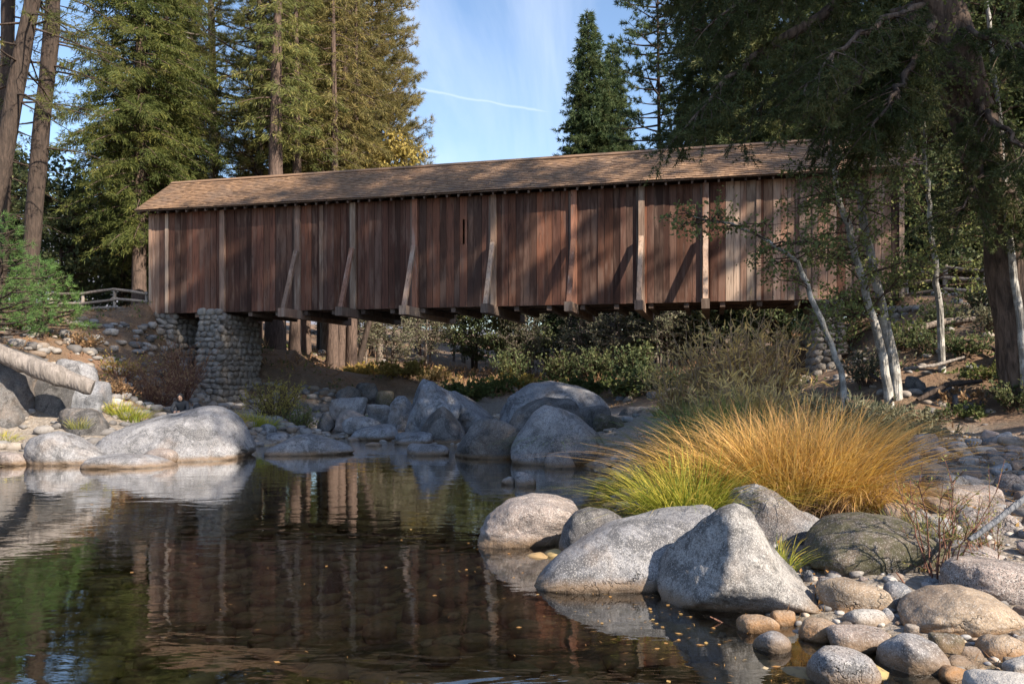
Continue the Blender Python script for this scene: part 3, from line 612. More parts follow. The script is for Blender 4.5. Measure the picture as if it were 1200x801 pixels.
field((1065, 1205), (503, 600), 95, (.09, .2), ['in the bank below the dirt slope'], 'cobbles of the upper right stone bank')
field((1050, 1215), (600, 660), 20, (.07, .16), ['among the willow twigs'], 'cobbles around the willow twigs')
field((925, 1200), (672, 800), 40, (.035, .075), ['tucked between the lower right boulders'], 'small stones between the lower right rocks')
field((655, 760), (505, 600), 34, (.08, .18), ['on the shore beside the golden grass'], 'shore stones left of the golden grass', lambda z: z > -.12)
field((290, 480), (478, 515), 48, (.13, .32), ['in the riffle under the bridge'], 'river rocks of the riffle under the bridge')
field((110, 290), (440, 500), 18, (.15, .35), ['at the foot of the left bank'], 'rocks at the foot of the left bank', up=.15)
field((600, 800), (468, 505), 32, (.12, .32), ['on the far shore right of the big boulders'], 'stones of the far right shore', lambda z: z > -.1)
field((60, 240), (440, 492), 12, (.14, .34), ['below the log and abutment'], 'rocks on the left bank', up=.1)
# small stones nobody can count: bank gravel and stream bed
def scatter_stones(name, n, box, rr, mat, zlim, seed, label):
    r = np.random.default_rng(seed); V0, F0 = rock_verts(seed, 2, 6, 10, None, .05); V0 = V0*np.array([1, .8, .6])
    X = r.uniform(box[0], box[1], n); Y = r.uniform(box[2], box[3], n); z = ground(X, Y); k = (z > zlim[0]) & (z < zlim[1]); X, Y, z = X[k], Y[k], z[k]; m = len(X)
    s = r.uniform(rr[0], rr[1], m)**1; a = r.uniform(0, 6.28, m); c, sn = np.cos(a), np.sin(a); sq = r.uniform(.6, 1.1, m)
    x = V0[None, :, 0]*c[:, None]-V0[None, :, 1]*sn[:, None]; y = V0[None, :, 0]*sn[:, None]+V0[None, :, 1]*c[:, None]
    P = np.stack([x*s[:, None]+X[:, None], y*s[:, None]+Y[:, None], V0[None, :, 2]*(s*sq)[:, None]+(z+s*.15)[:, None]], -1)
    Fc = (F0[None]+np.arange(m)[:, None, None]*len(V0)).reshape(-1, 3)
    o = obj(name, mesh_np(name, P.reshape(-1, 3), Fc, True, [mat])); tag(o, label, 'stones', kind='stuff')
def gravel_mat(name, pal):
    m = Mat(name); v = m.map(src='World'); col = m.ramp(m.geo.outputs['Random Per Island'], pal)
    n = m.noise(v, 18, 4); col = m.mix(m.math('MULTIPLY', m.step(n, .5, .7), .5), col, (.07, .06, .05))
    wet = m.math('SUBTRACT', 1.0, m.step(m.z(), -.01, .03)); col = m.mix(m.math('MULTIPLY', wet, .55), col, (.06, .042, .02))
    m.color(col); m.set(Roughness=.8); m.bump(n, .4, .01); return m.m
M_grav = gravel_mat('gravel', [(0, (.10, .095, .095)), (.3, (.20, .195, .195)), (.6, (.27, .24, .21)), (.8, (.17, .13, .10)), (1, (.33, .32, .31))])
M_peb = gravel_mat('pebbles', [(0, (.18, .18, .19)), (.3, (.36, .36, .37)), (.6, (.42, .38, .33)), (.8, (.3, .22, .15)), (1, (.52, .52, .52))])
M_bed = gravel_mat('bed_stones', [(0, (.20, .14, .07)), (.4, (.48, .33, .16)), (.7, (.30, .24, .10)), (1, (.62, .5, .32))])
scatter_stones('gravel', 1500, (1.2, 9.5, 5, 21), (.03, .09), M_grav, (-.05, 1.1), 1, 'small grey gravel covering the right bank between the rocks')
scatter_stones('river_pebbles', 900, (1.6, 6.5, 4.8, 9.5), (.015, .05), M_peb, (-.12, .5), 12, 'small pale pebbles filling the gaps between the lower right rocks')
scatter_stones('slope_stones', 150, (7.5, 17, 17, 27), (.05, .24), M_grav, (1.0, 5), 8, 'rough stones half sunk in the dirt of the right slope')
scatter_stones('bank_stones', 1000, (-17, -5, 20, 36), (.07, .3), M_grav, (.15, 4.2), 7, 'broken stones strewn over the left bank below the pier')
scatter_stones('shore_gravel', 900, (-9, 3, 23, 34), (.06, .16), M_grav, (-.15, 1.4), 2, 'scattered stones covering the stream margin under the bridge')
scatter_stones('stream_bed_stones', 1400, (-8, 4.5, 4, 22), (.07, .24), M_bed, (-.9, -.06), 3, 'brown stones on the stream bed seen through the water')
# ---------------------------------------------------------------- the covered bridge
def bridge():
    t = empty('covered_bridge', (BO.x, BO.y, 0), BANG, 'long brown wooden covered bridge with a shingled roof spanning the stream', 'bridge')
    S0, S1 = 0.0, 29.8; WT = 6.93+HC-.05; W = 3.9; WH = WT-DECK; r = random.Random(4)
    def box(name, x0, x1, y0, y1, z0, z1, mat, parent=t, label=None, kind=None):
        g = Geo(); g.box(((x0+x1)/2, (y0+y1)/2, (z0+z1)/2), ((x1-x0)/2, (y1-y0)/2, (z1-z0)/2)); o = obj(name, g.mesh(name, mats=[mat]), parent)
        if label: o['label'] = label
        if kind: o['kind'] = kind
        return o
    # near wall, board by board (meshes shared by width class); local frame: x along, y away, z up
    bm = {}
    def board(s, wd, mat, y, zlo=DECK):
        key = (round(wd, 2), mat.name)
        if key not in bm:
            g = Geo(); x = wd/2-.007; zz = np.linspace(0, WH, 2)
            g.box((0, 0, WH/2), (x, .016, WH/2)); bm[key] = g.mesh('wall_board', mats=[mat])
        o = obj('wall_board', bm[key], t, (s, y, zlo)); return o
    s = S0; slit = bs(542)
    while s < S1-.05:
        wd = r.choice([.22, .26, .28, .30, .32]); wd = min(wd, S1-s)
        mat = W_fade_lit if (s > bs(829)+.1 and r.random() < .85) or (s < .5 and r.random() < .5) else W_board
        yy = r.choice([0, 0, .006, -.009, .014])+r.uniform(-.003, .003)
        if abs(s+wd/2-slit) < wd/2+.01:                      # a board with a slit where daylight shows
            g = Geo(); za, zb = HC+(HZ-286)/F*30.9, HC+(HZ-257)/F*30.9
            g.box((wd/2, 0, (DECK+za)/2), (wd/2-.007, .016, (za-DECK)/2)); g.box((wd/2, 0, (zb+WT)/2), (wd/2-.007, .016, (WT-zb)/2))
            g.box((wd*.2, 0, (za+zb)/2), (wd*.2-.005, .016, (zb-za)/2)); g.box((wd*.8, 0, (za+zb)/2), (wd*.14, .016, (zb-za)/2))
            obj('wall_board', g.mesh('wall_board', mats=[mat]), t, (s, yy, 0))['label'] = 'board with a narrow slit of daylight'
        else: board(s+wd/2, wd, mat, yy, DECK-r.uniform(0, .02))
        s += wd
    # inner lining so that no daylight leaks between boards
    g = Geo(); a, b = slit-.25, slit+.4
    for x0, x1 in ((S0+.02, a), (b, S1-.02)): g.box(((x0+x1)/2, .05, (DECK+WT)/2), ((x1-x0)/2, .018, WH/2-.02))
    obj('wall_lining', g.mesh('wall_lining', mats=[W_beam]), t)
    g = Geo(); s = S0; rr = random.Random(9)
    while s < S1-.05:
        wd = min(rr.choice([.25, .3]), S1-s)
        if not (a+1.0 < s < a+2.2): g.box((s+wd/2, W, (DECK+WT)/2), (wd/2-.003, .016, WH/2))
        s += wd
    o = obj('far_wall', g.mesh('far_wall', mats=[W_board]), t)
    # posts, battens, braces and outrigger beams
    posts = [262, 350, 415, 487, 579, 673, 752, 827]
    for i, xp in enumerate(posts):
        s = bs(xp); box('post', s-.11, s+.11, -.13, -.022, DECK-.02, WT-.02, W_post if i in (0, 2, 1, 4, 6) else W_red)
        if i == 0: continue
        box('outrigger_beam', s-.14, s+.14, -1.38, W+.75, DECK-.36, DECK-.02, W_post if i in (1, 3, 5, 6) else W_beam)
        g = Geo(); zt = DECK+WH*.56; g.bar((s, -.20, zt), (s, -1.2, DECK-.03), .17, .13)
        obj('brace', g.mesh('brace', mats=[W_post if i not in (2, 5) else W_red]), t)
        # dark gap board right beside the post
        box('batten', s-.20, s-.125, -.045, -.021, DECK, WT-.04, W_beam)
    for xp in (196, 377, 380, 889, 955, 1003):
        if xp == 380: continue
        s = bs(xp); box('batten', s-.08, s+.08, -.05, -.021, DECK, WT-.04, W_post)
    s = bs(847)
    for xp in (955,):
        s = bs(xp)-.4; box('post', s-.12, s+.12, -.12, -.022, DECK, WT-.03, W_beam)
    box('corner_board', S0-.03, S0+.11, -.04, -.0215, DECK-.01, WT-.04, W_post); box('corner_board', S1-.13, S1+.03, -.04, -.0215, DECK-.01, WT-.04, W_post)
    # floor: sill beams, stringers, deck planks
    for y0 in (.02, 1.0, 1.9, 2.8, W-.3):
        box('stringer', S0+.05, S1-.05, y0, y0+.24, DECK-.018, DECK+.165, W_beam)
    g = Geo(); s = S0
    while s < S1: g.box((s+.145, W/2, DECK+.21), (.138, W/2-.06, .04)); s += .29
    obj('deck_planks', g.mesh('deck_planks', mats=[W_beam]), t, )['kind'] = 'stuff'
    s = 1.0
    while s < S1: 
        box('floor_beam', s-.09, s+.09, .07, W-.07, DECK-.20, DECK-.022, W_beam); s += 1.27
    # roof
    ov = .5; run = W/2+ov; ZE = HC+6.93-.02; rise = 1.72; sl = math.hypot(run, rise); ang = math.atan2(rise, run); RX0, RX1 = -.35, 30.4
    for side, nm in ((1, 'roof_sheathing'), (-1, 'far_roof_sheathing')):
        g = Geo()
        yc = W/2-side*run/2; g.box(((RX0+RX1)/2, yc, ZE+rise/2), ((RX1-RX0)/2-.02, sl/2-.01, .02), Matrix.Rotation(side*ang, 3, 'X'))
        obj(nm, g.mesh(nm, mats=[W_beam]), t)
    rg = np.random.default_rng(3)
    for side, nm in ((1, 'shingles'), (-1, 'far_shingles')):
        g = Geo(); nc = 17; ex = sl/nc
        q = np.array([[x, y, z] for x in (0, 1) for y in (0, 1) for z in (0, 1)], float)
        BF = np.array([[0, 1, 3, 2], [4, 6, 7, 5], [0, 4, 5, 1], [2, 3, 7, 6], [0, 2, 6, 4], [1, 5, 7, 3]])
        Mx = np.array(Matrix.Rotation(side*ang, 3, 'X')) if side == 1 else np.array(Matrix.Rotation(-ang, 3, 'X')@Matrix.Rotation(math.pi, 3, 'Z'))
        for c in range(nc):
            wds = []; x = RX0
            while x < RX1: wd = rg.uniform(.11, .22); wds.append((x, min(wd, RX1-x)-.006)); x += wd
            for x, wd in wds:
                if wd < .02: continue
                off = rg.uniform(-.012, .012); tilt = .055; th = rg.uniform(.014, .024)
                P = q*np.array([wd, ex*1.5, th]); P[:, 1] += c*ex-ex*.12+off
                P[:, 2] += .024+(1-q[:, 1])*.028+rg.uniform(0, .006)
                if side == 1:
                    L = np.stack([P[:, 0]+x, P[:, 1], P[:, 2]], 1); y = L[:, 1]*math.cos(ang)-L[:, 2]*math.sin(ang); z = L[:, 1]*math.sin(ang)+L[:, 2]*math.cos(ang)
                    Q = np.stack([L[:, 0], -ov+y, ZE+z], 1); Fb = BF
                else:
                    L = np.stack([P[:, 0]+x, P[:, 1], P[:, 2]], 1); y = L[:, 1]*math.cos(ang)-L[:, 2]*math.sin(ang); z = L[:, 1]*math.sin(ang)+L[:, 2]*math.cos(ang)
                    Q = np.stack([L[:, 0], W+ov-y, ZE+z], 1); Fb = BF[:, ::-1]
                # slow sag of the old roof
                Q[:, 2] += .012*np.sin(Q[:, 0]*.9+1)+.006*np.sin(Q[:, 0]*2.1)
                if c == nc-1: Q[:, 2] = np.minimum(Q[:, 2], ZE+rise+.06)
                g.add(Q, Fb)
        o = obj(nm, g.mesh(nm, mats=[M_shingle]), t); o['kind'] = 'stuff'
    g = Geo(); g.box(((RX0+RX1)/2, W/2-.09, ZE+rise+.045), ((RX1-RX0)/2, .11, .014), Matrix.Rotation(ang, 3, 'X')); g.box(((RX0+RX1)/2, W/2+.09, ZE+rise+.045), ((RX1-RX0)/2, .11, .014), Matrix.Rotation(-ang, 3, 'X'))
    obj('ridge_cap', g.mesh('ridge_cap', mats=[M_shingle]), t)
    rt = Geo(); rt.box((0, 0, .03), (.035, .24, .045), Matrix.Rotation(ang*.7, 3, 'X')); rtm = rt.mesh('rafter_tail', mats=[W_beam]); s = RX0+.15
    while s < RX1: obj('rafter_tail', rtm, t, (s, -.22, ZE-.02)); s += .46
    box('eave_plate', S0, S1, .0+.07, .2, WT-.15, WT+.02, W_beam)
    for x, nm in ((S0+.02, 'gable_wall'), (S1-.02, 'gable_wall')):
        g = Geo(); V = []
        yy = np.linspace(.09, W-.03, 15)
        for a, b in zip(yy[:-1], yy[1:]):
            za = WT-.03+rise*(1-abs((a+b)/2-W/2)/(W/2))*.72; zb0 = WT-.7
            g.box((x, (a+b)/2, (za+zb0)/2), (.015, (b-a)/2-.004, (za-zb0)/2))
        obj(nm, g.mesh(nm, mats=[W_board]), t)
    return t
bridge()
# ---------------------------------------------------------------- masonry
STN = [make_rock('stone', 1, .55, 1, 500+i, M_wall, sub=2, p=[9, 14, 10, 8][i], rough=.03, npl=8) for i in range(4)]
def masonry(name, label, cat, faces, core, sz=(.2, .34), limit=300):
    # faces: list of (origin, along, width bottom, width top, height, outward)
    t = empty(name, core[0], 0, label, cat); rg = np.random.default_rng(len(name)); base = Vector(core[0])
    me = core[1]; obj('core', me, t, (0, 0, 0))
    pcs = []
    for (o, u, up, wd, hh, n) in faces:
        o = Vector(o); u = Vector(u); up = Vector(up); n = Vector(n).normalized()
        z = 0
        while z < hh:
            h = rg.uniform(sz[0], sz[1])*.8; x = rg.uniform(-.15, 0)
            while x < wd:
                wds = rg.uniform(*sz)*rg.uniform(.9, 1.5)
                pcs.append((o+u*(x+wds/2)+up*(z+h/2+rg.uniform(-.03, .03)), u, up, n, wds, h*rg.uniform(.95, 1.25))); x += wds*.98
            z += h
    rg.shuffle(pcs) if False else None
    for i, (P, u, up, n, a, b) in enumerate(pcs[:limit]):
        M = Matrix((u, -n, up)).transposed()
        q = (M@Matrix.Rotation(rg.normal()*.18, 3, 'Y')).to_euler()
        s = obj('stone', STN[i % 4], t, P-base+n*rg.uniform(-.03, .03), q); s.scale = (a*1.02, .42, b)
    return t
def prism_mesh(corn0, corn1, z0, z1, base):
    V = [(x-base[0], y-base[1], z0-base[2]) for x, y in corn0]+[(x-base[0], y-base[1], z1-base[2]) for x, y in corn1]
    n = len(corn0); Fq = [[i, (i+1) % n, n+(i+1) % n, n+i] for i in range(n)]+[[3, 2, 1, 0], [4, 5, 6, 7]]
    return mesh_np('core', V, Fq, False, [M_mortar])
def pier(s0, s1, o0, o1, zg, label, top=DECK-.1, sz=(.22, .36), fl=.12, limit=300, front=True, side=1):
    # block from along s0..s1, across o0..o1, flared at the bottom
    c0 = [bw(s0-fl, o0-fl), bw(s1+fl, o0-fl), bw(s1+fl, o1), bw(s0-fl, o1)]; c1 = [bw(s0, o0), bw(s1, o0), bw(s1, o1), bw(s0, o1)]
    base = ((c0[0].x+c0[2].x)/2, (c0[0].y+c0[2].y)/2, zg)
    me = prism_mesh([(v.x, v.y) for v in c0], [(v.x, v.y) for v in c1], zg-.6, top, base)
    h = top-zg; faces = []
    v0 = Vector((c0[0].x, c0[0].y, zg)); v1 = Vector((c1[0].x, c1[0].y, top)); up = (v1-v0).normalized()
    if front: faces.append((v0, BD, up, (s1-s0)+fl, h, -BN))
    if side == 1:
        v0 = Vector((c0[1].x, c0[1].y, zg)); v1 = Vector((c1[1].x, c1[1].y, top)); faces.append((v0, BN, (v1-v0).normalized(), o1-o0, h, BD))
    else:
        v0 = Vector((c0[0].x, c0[0].y, zg)); v1 = Vector((c1[0].x, c1[0].y, top)); faces.append((v0, BN, (v1-v0).normalized(), o1-o0, h, -BD))
    return masonry('stone_pier', label, 'pier', faces, (base, me), sz, limit)
pier(bs(240)+.12, bs(262)+.05, -.5, 2.5, .75, 'tall rubble stone pier under the left part of the bridge')
pier(bs(958), bs(975)+.1, -.5, 3.3, 2.0, 'pale stone pier behind the alder trunks under the right end of the bridge', side=-1, limit=200)
def abut(a, b, c, d, zt, label, sz=(.22, .4), zg=2.2):
    # wall from point a to b (xy), facing the stream
    a = Vector(a); b = Vector(b); u = (b-a).normalized(); n = Vector((u.y, -u.x, 0)); L = (b-a).length
    c0 = [a+n*.25, b+n*.25, b-n*1.2, a-n*1.2]; c1 = [a, b, b-n*1.2, a-n*1.2]; base = ((a.x+b.x)/2, (a.y+b.y)/2, zg)
    me = prism_mesh([(v.x, v.y) for v in c0], [(v.x, v.y) for v in c1], zg-1, zt, base)
    v0 = Vector((c0[0].x, c0[0].y, zg)); v1 = Vector((a.x, a.y, zt))
    return masonry('stone_wall', label, 'wall', [(v0, u, (v1-v0).normalized(), L, zt-zg, n)], (base, me), sz, 290)
v1 = bw(-1.9, -.5); v2 = bw(.9, .2)
abut((v1.x, v1.y, 0), (v2.x, v2.y, 0), 0, 0, DECK-.12, 'sunlit rubble stone abutment wall under the left end of the bridge', zg=2.6)
v1 = bw(.9, .2); v2 = bw(1.3, 3.9)
abut((v1.x, v1.y, 0), (v2.x, v2.y, 0), 0, 0, DECK-.15, 'shaded return of the stone abutment behind the left pier', zg=2.2)
v1 = bw(29.0, -.3); v2 = bw(33.5, -.9)
abut((v1.x, v1.y, 0), (v2.x, v2.y, 0), 0, 0, 4.45, 'shadowy stone retaining wall on the right bank past the bridge', zg=2.9)
# ---------------------------------------------------------------- rail fences
def fence(a, b, n, label, hgt=1.0, seed=1, rails=3):
    a = Vector(a); b = Vector(b); rg = random.Random(seed); t = empty('rail_fence', a, 0, label, 'fence')
    P = [a.lerp(b, i/n) for i in range(n+1)]
    for p in P: p.z = gz(p.x, p.y)
    for p in P:
        g = Geo(); q = p-a; g.tube([q+Vector((0, 0, -.25)), q+Vector((0, 0, .5)), q+Vector((rg.uniform(-.03, .03), 0, hgt+.08))], [.085, .08, .07], 8, .15); obj('fence_post', g.mesh('fence_post', True, [W_fence]), t)
    for i in range(n):
        for k in range(rails):
            z = .28+k*(hgt-.3)/(rails-1); g = Geo(); d = (P[i+1]-P[i])*.06
            p0 = P[i]-a-d+Vector((0, -.07, z+rg.uniform(-.06, .06))); p1 = P[i+1]-a+d+Vector((0, -.07, z+rg.uniform(-.06, .06))); mid = (p0+p1)/2+Vector((0, 0, rg.uniform(-.04, .02)))
            g.tube([p0, mid, p1], [.055, .065, .05], 8, .2, rg.randint(0, 99)); obj('fence_rail', g.mesh('fence_rail', True, [W_fence]), t)
fence(px(60, 368, 35), px(172, 366, 34.6), 3, 'weathered split rail fence left of the bridge', 1.0)
fence(px(1062, 345, 28.5), px(1260, 345, 25.5), 4, 'grey rail fence on the right bank past the bridge', 1.0, 5)
# ---------------------------------------------------------------- trees
def trunk_geo(pts, rad, n=14, wob=.12, seed=0):
    g = Geo(); g.tube(pts, rad, n, wob, seed); return g
def conifer(seed, h, cb, Rr, nb, kind='pine', lean=(0, 0), trad=.3, L=.22, W=.02, per=7, dens=1.0, prof=None, dead=0):
    rg = np.random.default_rng(seed)
    zt = np.linspace(-.8, h, 26); tt = np.clip(zt/h, 0, 1)
    ax = np.stack([lean[0]*tt+.12*np.sin(tt*6+seed)*tt, lean[1]*tt+.1*np.cos(tt*5+seed)*tt, zt], 1)
    rad = trad*(1-tt)**.75+.02; rad[0:2] = trad*1.25; rad[2] = trad*1.08
    tg = trunk_geo(ax, rad, 14, .13, seed)
    bg_ = Geo(); PT = []; DT = []
    if prof is None: prof = (lambda t: (1-t)**.75*(.55+.45*min(1, t*5)))
    for i in range(nb+dead):
        isd = i >= nb
        t = (i+rg.uniform(0, 1))/nb if not isd else 0; z = cb+(h-cb)*t*.985 if not isd else rg.uniform(cb*.25, cb*1.15)
        Lb = Rr*prof(t)*rg.uniform(.6, 1.12)+.2 if not isd else rg.uniform(.5, 2.0)
        a = i*2.4+rg.uniform(-.5, .5); tz = z/h; o = np.array([np.interp(z, zt, ax[:, 0]), np.interp(z, zt, ax[:, 1]), z])
        d = np.array([math.cos(a), math.sin(a), 0]); m = 7; u = np.linspace(0, 1, m)
        if kind == 'pine': vz = Lb*(.12*u+.25*u**2)*rg.uniform(.3, 1.4)-Lb*.18*u*(1-t)
        elif kind == 'fir': vz = -Lb*(.30*u-.16*u**2)*(1.2-t)
        else: vz = -Lb*(.1*u+.28*u**2)*(1.15-t*.6)
        side = np.array([-d[1], d[0], 0]); bend = rg.uniform(-.15, .15)*Lb
        pts = o+d*Lb*u[:, None]+side*(bend*u**2)[:, None]+np.array([0, 0, 1])*vz[:, None]
        if isd: pts += rg.normal(size=pts.shape)*.05*u[:, None]
        bg_.tube(pts, (.012+.016*Lb)*(1-u*.85)*(1.3 if kind == 'pine' else 1), 4, caps=False)
        if isd: continue
        u0 = {'pine': .38, 'fir': .12, 'cedar': .15}[kind]
        nt_ = max(3, int((4.2 if kind == 'pine' else 5.5)*Lb*dens)); us = u0+(1-u0)*(np.arange(nt_)+rg.uniform(0, 1, nt_))/nt_
        for uu in us:
            p = np.array([np.interp(uu, u, pts[:, k]) for k in range(3)])
            tl = (.34*Lb*(1-uu*.72)+.15)*rg.uniform(.6, 1.2); sg = rg.choice([-1, 1])
            td = d*rg.uniform(.3, .9)+side*sg*rg.uniform(.5, 1)+np.array([0, 0, rg.uniform(-.1, .45) if kind == 'pine' else rg.uniform(-.45, .05)]); td /= np.linalg.norm(td)
            npz = max(2, int(tl/(.20 if kind == 'pine' else .16)*dens**.5)); f = (np.arange(npz)+1)/npz
            f = f if kind != 'pine' else .45+.55*f
            q = p+td*(tl*f)[:, None]+rg.normal(size=(npz, 3))*.04
            if kind == 'cedar': q[:, 2] -= .15*f**2*tl
            PT.append(q); DT.append(np.repeat(td[None], npz, 0))
            if kind == 'pine': bg_.tube([p, p+td*tl], [.012, .005], 3, caps=False)
    P = np.vstack(PT); D = np.vstack(DT)
    if kind == 'pine':
        V, Fc = tris_tufts(P, D*.7+np.array([0, 0, .25]), per, L, W, .62, rg)
    elif kind == 'fir':
        V, Fc = tris_tufts(P, D*.8, per, L, W, .55, rg)
    else:
        k = per; P2 = np.repeat(P, k, 0)+rg.normal(size=(len(P)*k, 3))*.07; D2 = np.repeat(D, k, 0)*.7+np.array([0, 0, -.45])
        V, Fc = kites(P2, D2, L, W, rg, .45, .35)
    return tg, bg_, V, Fc
def tree(name, label, cat, geo, loc, bark, leaf, rz=0, group=None, wood=None, sc=1.0):
    t = empty(name, loc, rz, label, cat, group); t.scale = (sc, sc, sc)
    obj('trunk', geo[0].mesh('trunk', True, [bark]), t)
    if geo[1] is not None and geo[1].n: obj('branches', geo[1].mesh('branches', True, [wood or bark]), t)
    if geo[2] is not None: obj('crown', mesh_np('crown', geo[2], geo[3], False, [leaf]), t)
    return t
def at(xp, Y, dz=-.1): X = (xp-600)/F*Y; return (X, Y, gz(X, Y)+dz)
LATER = []
# prototypes, placed straight at their first spots
pineA = tree('pine_tree', 'pale barked tall pine above the left part of the bridge roof, left of two others', 'pine tree', conifer(1, 36, 8, 4.2, 190, 'pine', (-.3, 0), .29, .42, .02, 14, 1.1, dead=14), at(252, 47), M_barkl, L_pine, .3)
pineB = tree('pine_tree', 'dark trunked pine in the middle of three above the bridge roof', 'pine tree', conifer(2, 34, 9, 4.2, 180, 'pine', (.5, 0), .27, .42, .02, 14, 1.1, dead=14), at(301, 46), M_bark, L_pine, 1.1)
pineC = tree('pine_tree', 'pine with dense golden olive crown rising to the right of three trunks above the roof', 'pine tree', conifer(3, 33, 5, 5.0, 330, 'pine', (0, 0), .25, .40, .024, 12, 1.3, dead=5, prof=lambda t: (1-t)**.55), at(352, 50), M_barkl, L_olive, 0)
firA = tree('fir_tree', 'taller peak of the dark fir pair against the blue sky right of centre', 'fir tree', conifer(11, 37.5, 5, 5.4, 420, 'fir', (0, 0), .4, .55, .095, 6, 1.1, prof=lambda t: (1-t)**.72+.03), at(690, 84, -1), M_bark, L_fir, 0)
cedarA = tree('cedar_tree', 'dense yellow green cedar beside the left end of the bridge', 'cedar tree', conifer(21, 33, 4, 4.4, 300, 'cedar', (.3, 0), .33, .26, .04, 9, 1.05), at(163, 41), M_barkr, L_cedar, 0)
def CT(o, xp, Y, rz, sc, label, dz=-.1, group=None, name=None):
    c = copy_thing(o, at(xp, Y, dz), rz, sc, label, group)
    if name: c.name = name
    return c
CT(pineC, 412, 52, 2.0, (1.0, 1.0, 1.12), 'tall olive pine whose right side edges the blue sky')
CT(pineC, 445, 57, 4.0, (.9, .9, 1.0), 'shorter olive pine tucked behind the one edging the blue sky')
CT(pineC, 380, 58, 5.2, (1, 1, 1.2), 'bronze tinted pine behind the rightmost trunk above the left roof')
CT(firA, 717, 86, 1.9, (.88, .88, .93), 'shorter right hand peak of the dark fir pair against the sky', -1)
CT(firA, 762, 92, 3.0, (.62, .62, .64), 'small fir low in the sky gap behind the slender pine', -1)
CT(cedarA, 215, 53, 4.1, (.95, .95, .9), 'sunlit cedar between the yellow green cedar and the pale pine')
CT(pineB, 190, 60, .7, 1.1, 'thin crowned pine far behind the yellow green cedar')
CT(pineA, 330, 66, 2.7, 1.05, 'pine far behind the middle pines above the roof')
for i, (xp, Y) in enumerate([(-60, 80), (-22, 85), (150, 88), (172, 84), (235, 118), (290, 125), (345, 84), (395, 94), (440, 90), (475, 104), (510, 112)]):
    CT([cedarA, pineC][i % 2] if i < 9 else cedarA, xp, Y, i*1.1, (1.1, 1.1, .8 if i < 9 else .6), ['round topped', 'olive'][i % 2]+' far conifer %s behind the left bank' % ['past the left edge', 'at the left edge', 'behind the rail fence', 'above the left gable', 'above the roof corner', 'beside the pale barked pine', 'between two pine trunks', 'above the left roof', 'beneath the olive pines', 'low beneath the olive pines', 'in the hazy gap'][i], group='far conifers of the wood behind the left bank')
for xp, Y, sc, lb in [(72, 44, 1.0, 'low dark oak behind the left end of the rail fence'), (138, 47, .95, 'low oak behind the right end of the rail fence'), (104, 56, 1.1, 'farther oak above the middle of the rail fence'), (20, 46, 1.3, 'oak behind the green pine sapling at the left edge')]: LATER.append((xp, Y, sc, lb))
# left foreground leaning trunks with sparse limbs
def lean_tree(label, pts, rad, seed, leaf, bark, nl=26, zmin=7, Lb=(2, 4.2), group=None, twigy=1.0, dirx=0):
    rg = np.random.default_rng(seed); P = np.array(pts); base = P[0].copy()
    t = np.linspace(0, len(P)-1, 30); Q = np.stack([np.interp(t, np.arange(len(P)), P[:, k]) for k in range(3)], 1)-base
    rd = np.interp(t, np.arange(len(P)), rad)
    tg = trunk_geo(Q, rd, 16, .13, seed); bg_ = Geo(); PT = []; DT = []
    for i in range(nl):
        z = rg.uniform(zmin, Q[-1, 2]); o = np.array([np.interp(z, Q[:, 2], Q[:, k]) for k in range(3)])
        a = rg.uniform(0, 6.28); d = np.array([math.cos(a)+dirx, math.sin(a), 0]); d /= np.linalg.norm(d); L_ = rg.uniform(*Lb); u = np.linspace(0, 1, 8)
        pts_ = o+d*L_*u[:, None]+np.array([0, 0, 1])*(-L_*(.1*u+.22*u**2)*rg.uniform(-.3, 1.6))[:, None]+rg.normal(size=(8, 3))*.06*u[:, None]
        bg_.tube(pts_, .05*(1-u*.85), 5, caps=False); side = np.array([-d[1], d[0], 0])
        for uu in np.linspace(.25, 1, int(9*twigy)):
            p = np.array([np.interp(uu, u, pts_[:, k]) for k in range(3)]); tl = rg.uniform(.35, 1.0)
            td = d*.6+side*rg.choice([-1, 1])*.8+np.array([0, 0, rg.uniform(-.5, .15)]); td /= np.linalg.norm(td)
            bg_.tube([p, p+td*tl], [.012, .004], 3, caps=False)
            f = np.linspace(.3, 1, 5); PT.append(p+td*(tl*f)[:, None]+rg.normal(size=(5, 3))*.05); DT.append(np.repeat(td[None], 5, 0))
    P2 = np.vstack(PT); D2 = np.vstack(DT); V, Fc = tris_tufts(P2, D2*.7+np.array([0, 0, -.1]), 9, .22, .018, .6, rg)
    return tree('pine_tree', label, 'pine tree', (tg, bg_, V, Fc), tuple(base), bark, leaf, 0, group)
def pts_px(lst): return [tuple(px(x, y, Y)) for x, y, Y in lst]
lean_tree('dark straight trunk leaning right near the left edge', [tuple(Vector(at(26, 33))-Vector((0, 0, .5)))]+pts_px([(36, 300, 33), (47, 170, 33), (60, 40, 33), (68, -90, 33), (74, -260, 33)]), [.42, .34, .32, .30, .26, .15], 41, L_pine, M_bark, 34, 7)
lean_tree('strongly leaning bare trunk crossing the left edge', [tuple(Vector(at(-42, 30))-Vector((0, 0, .5)))]+pts_px([(-25, 300, 30), (3, 190, 30), (25, 70, 30), (42, -20, 30), (62, -140, 30), (75, -250, 30)]), [.42, .36, .33, .3, .27, .24, .12], 42, L_pine, M_bark, 30, 8)
lean_tree('dark trunk half outside the left edge behind the leaning ones', [tuple(Vector(at(-5, 38))-Vector((0, 0, .5)))]+pts_px([(2, 250, 38), (8, 120, 38), (10, -20, 38), (10, -160, 38)]), [.4, .34, .32, .3, .16], 43, L_shade, M_bark, 40, 4)
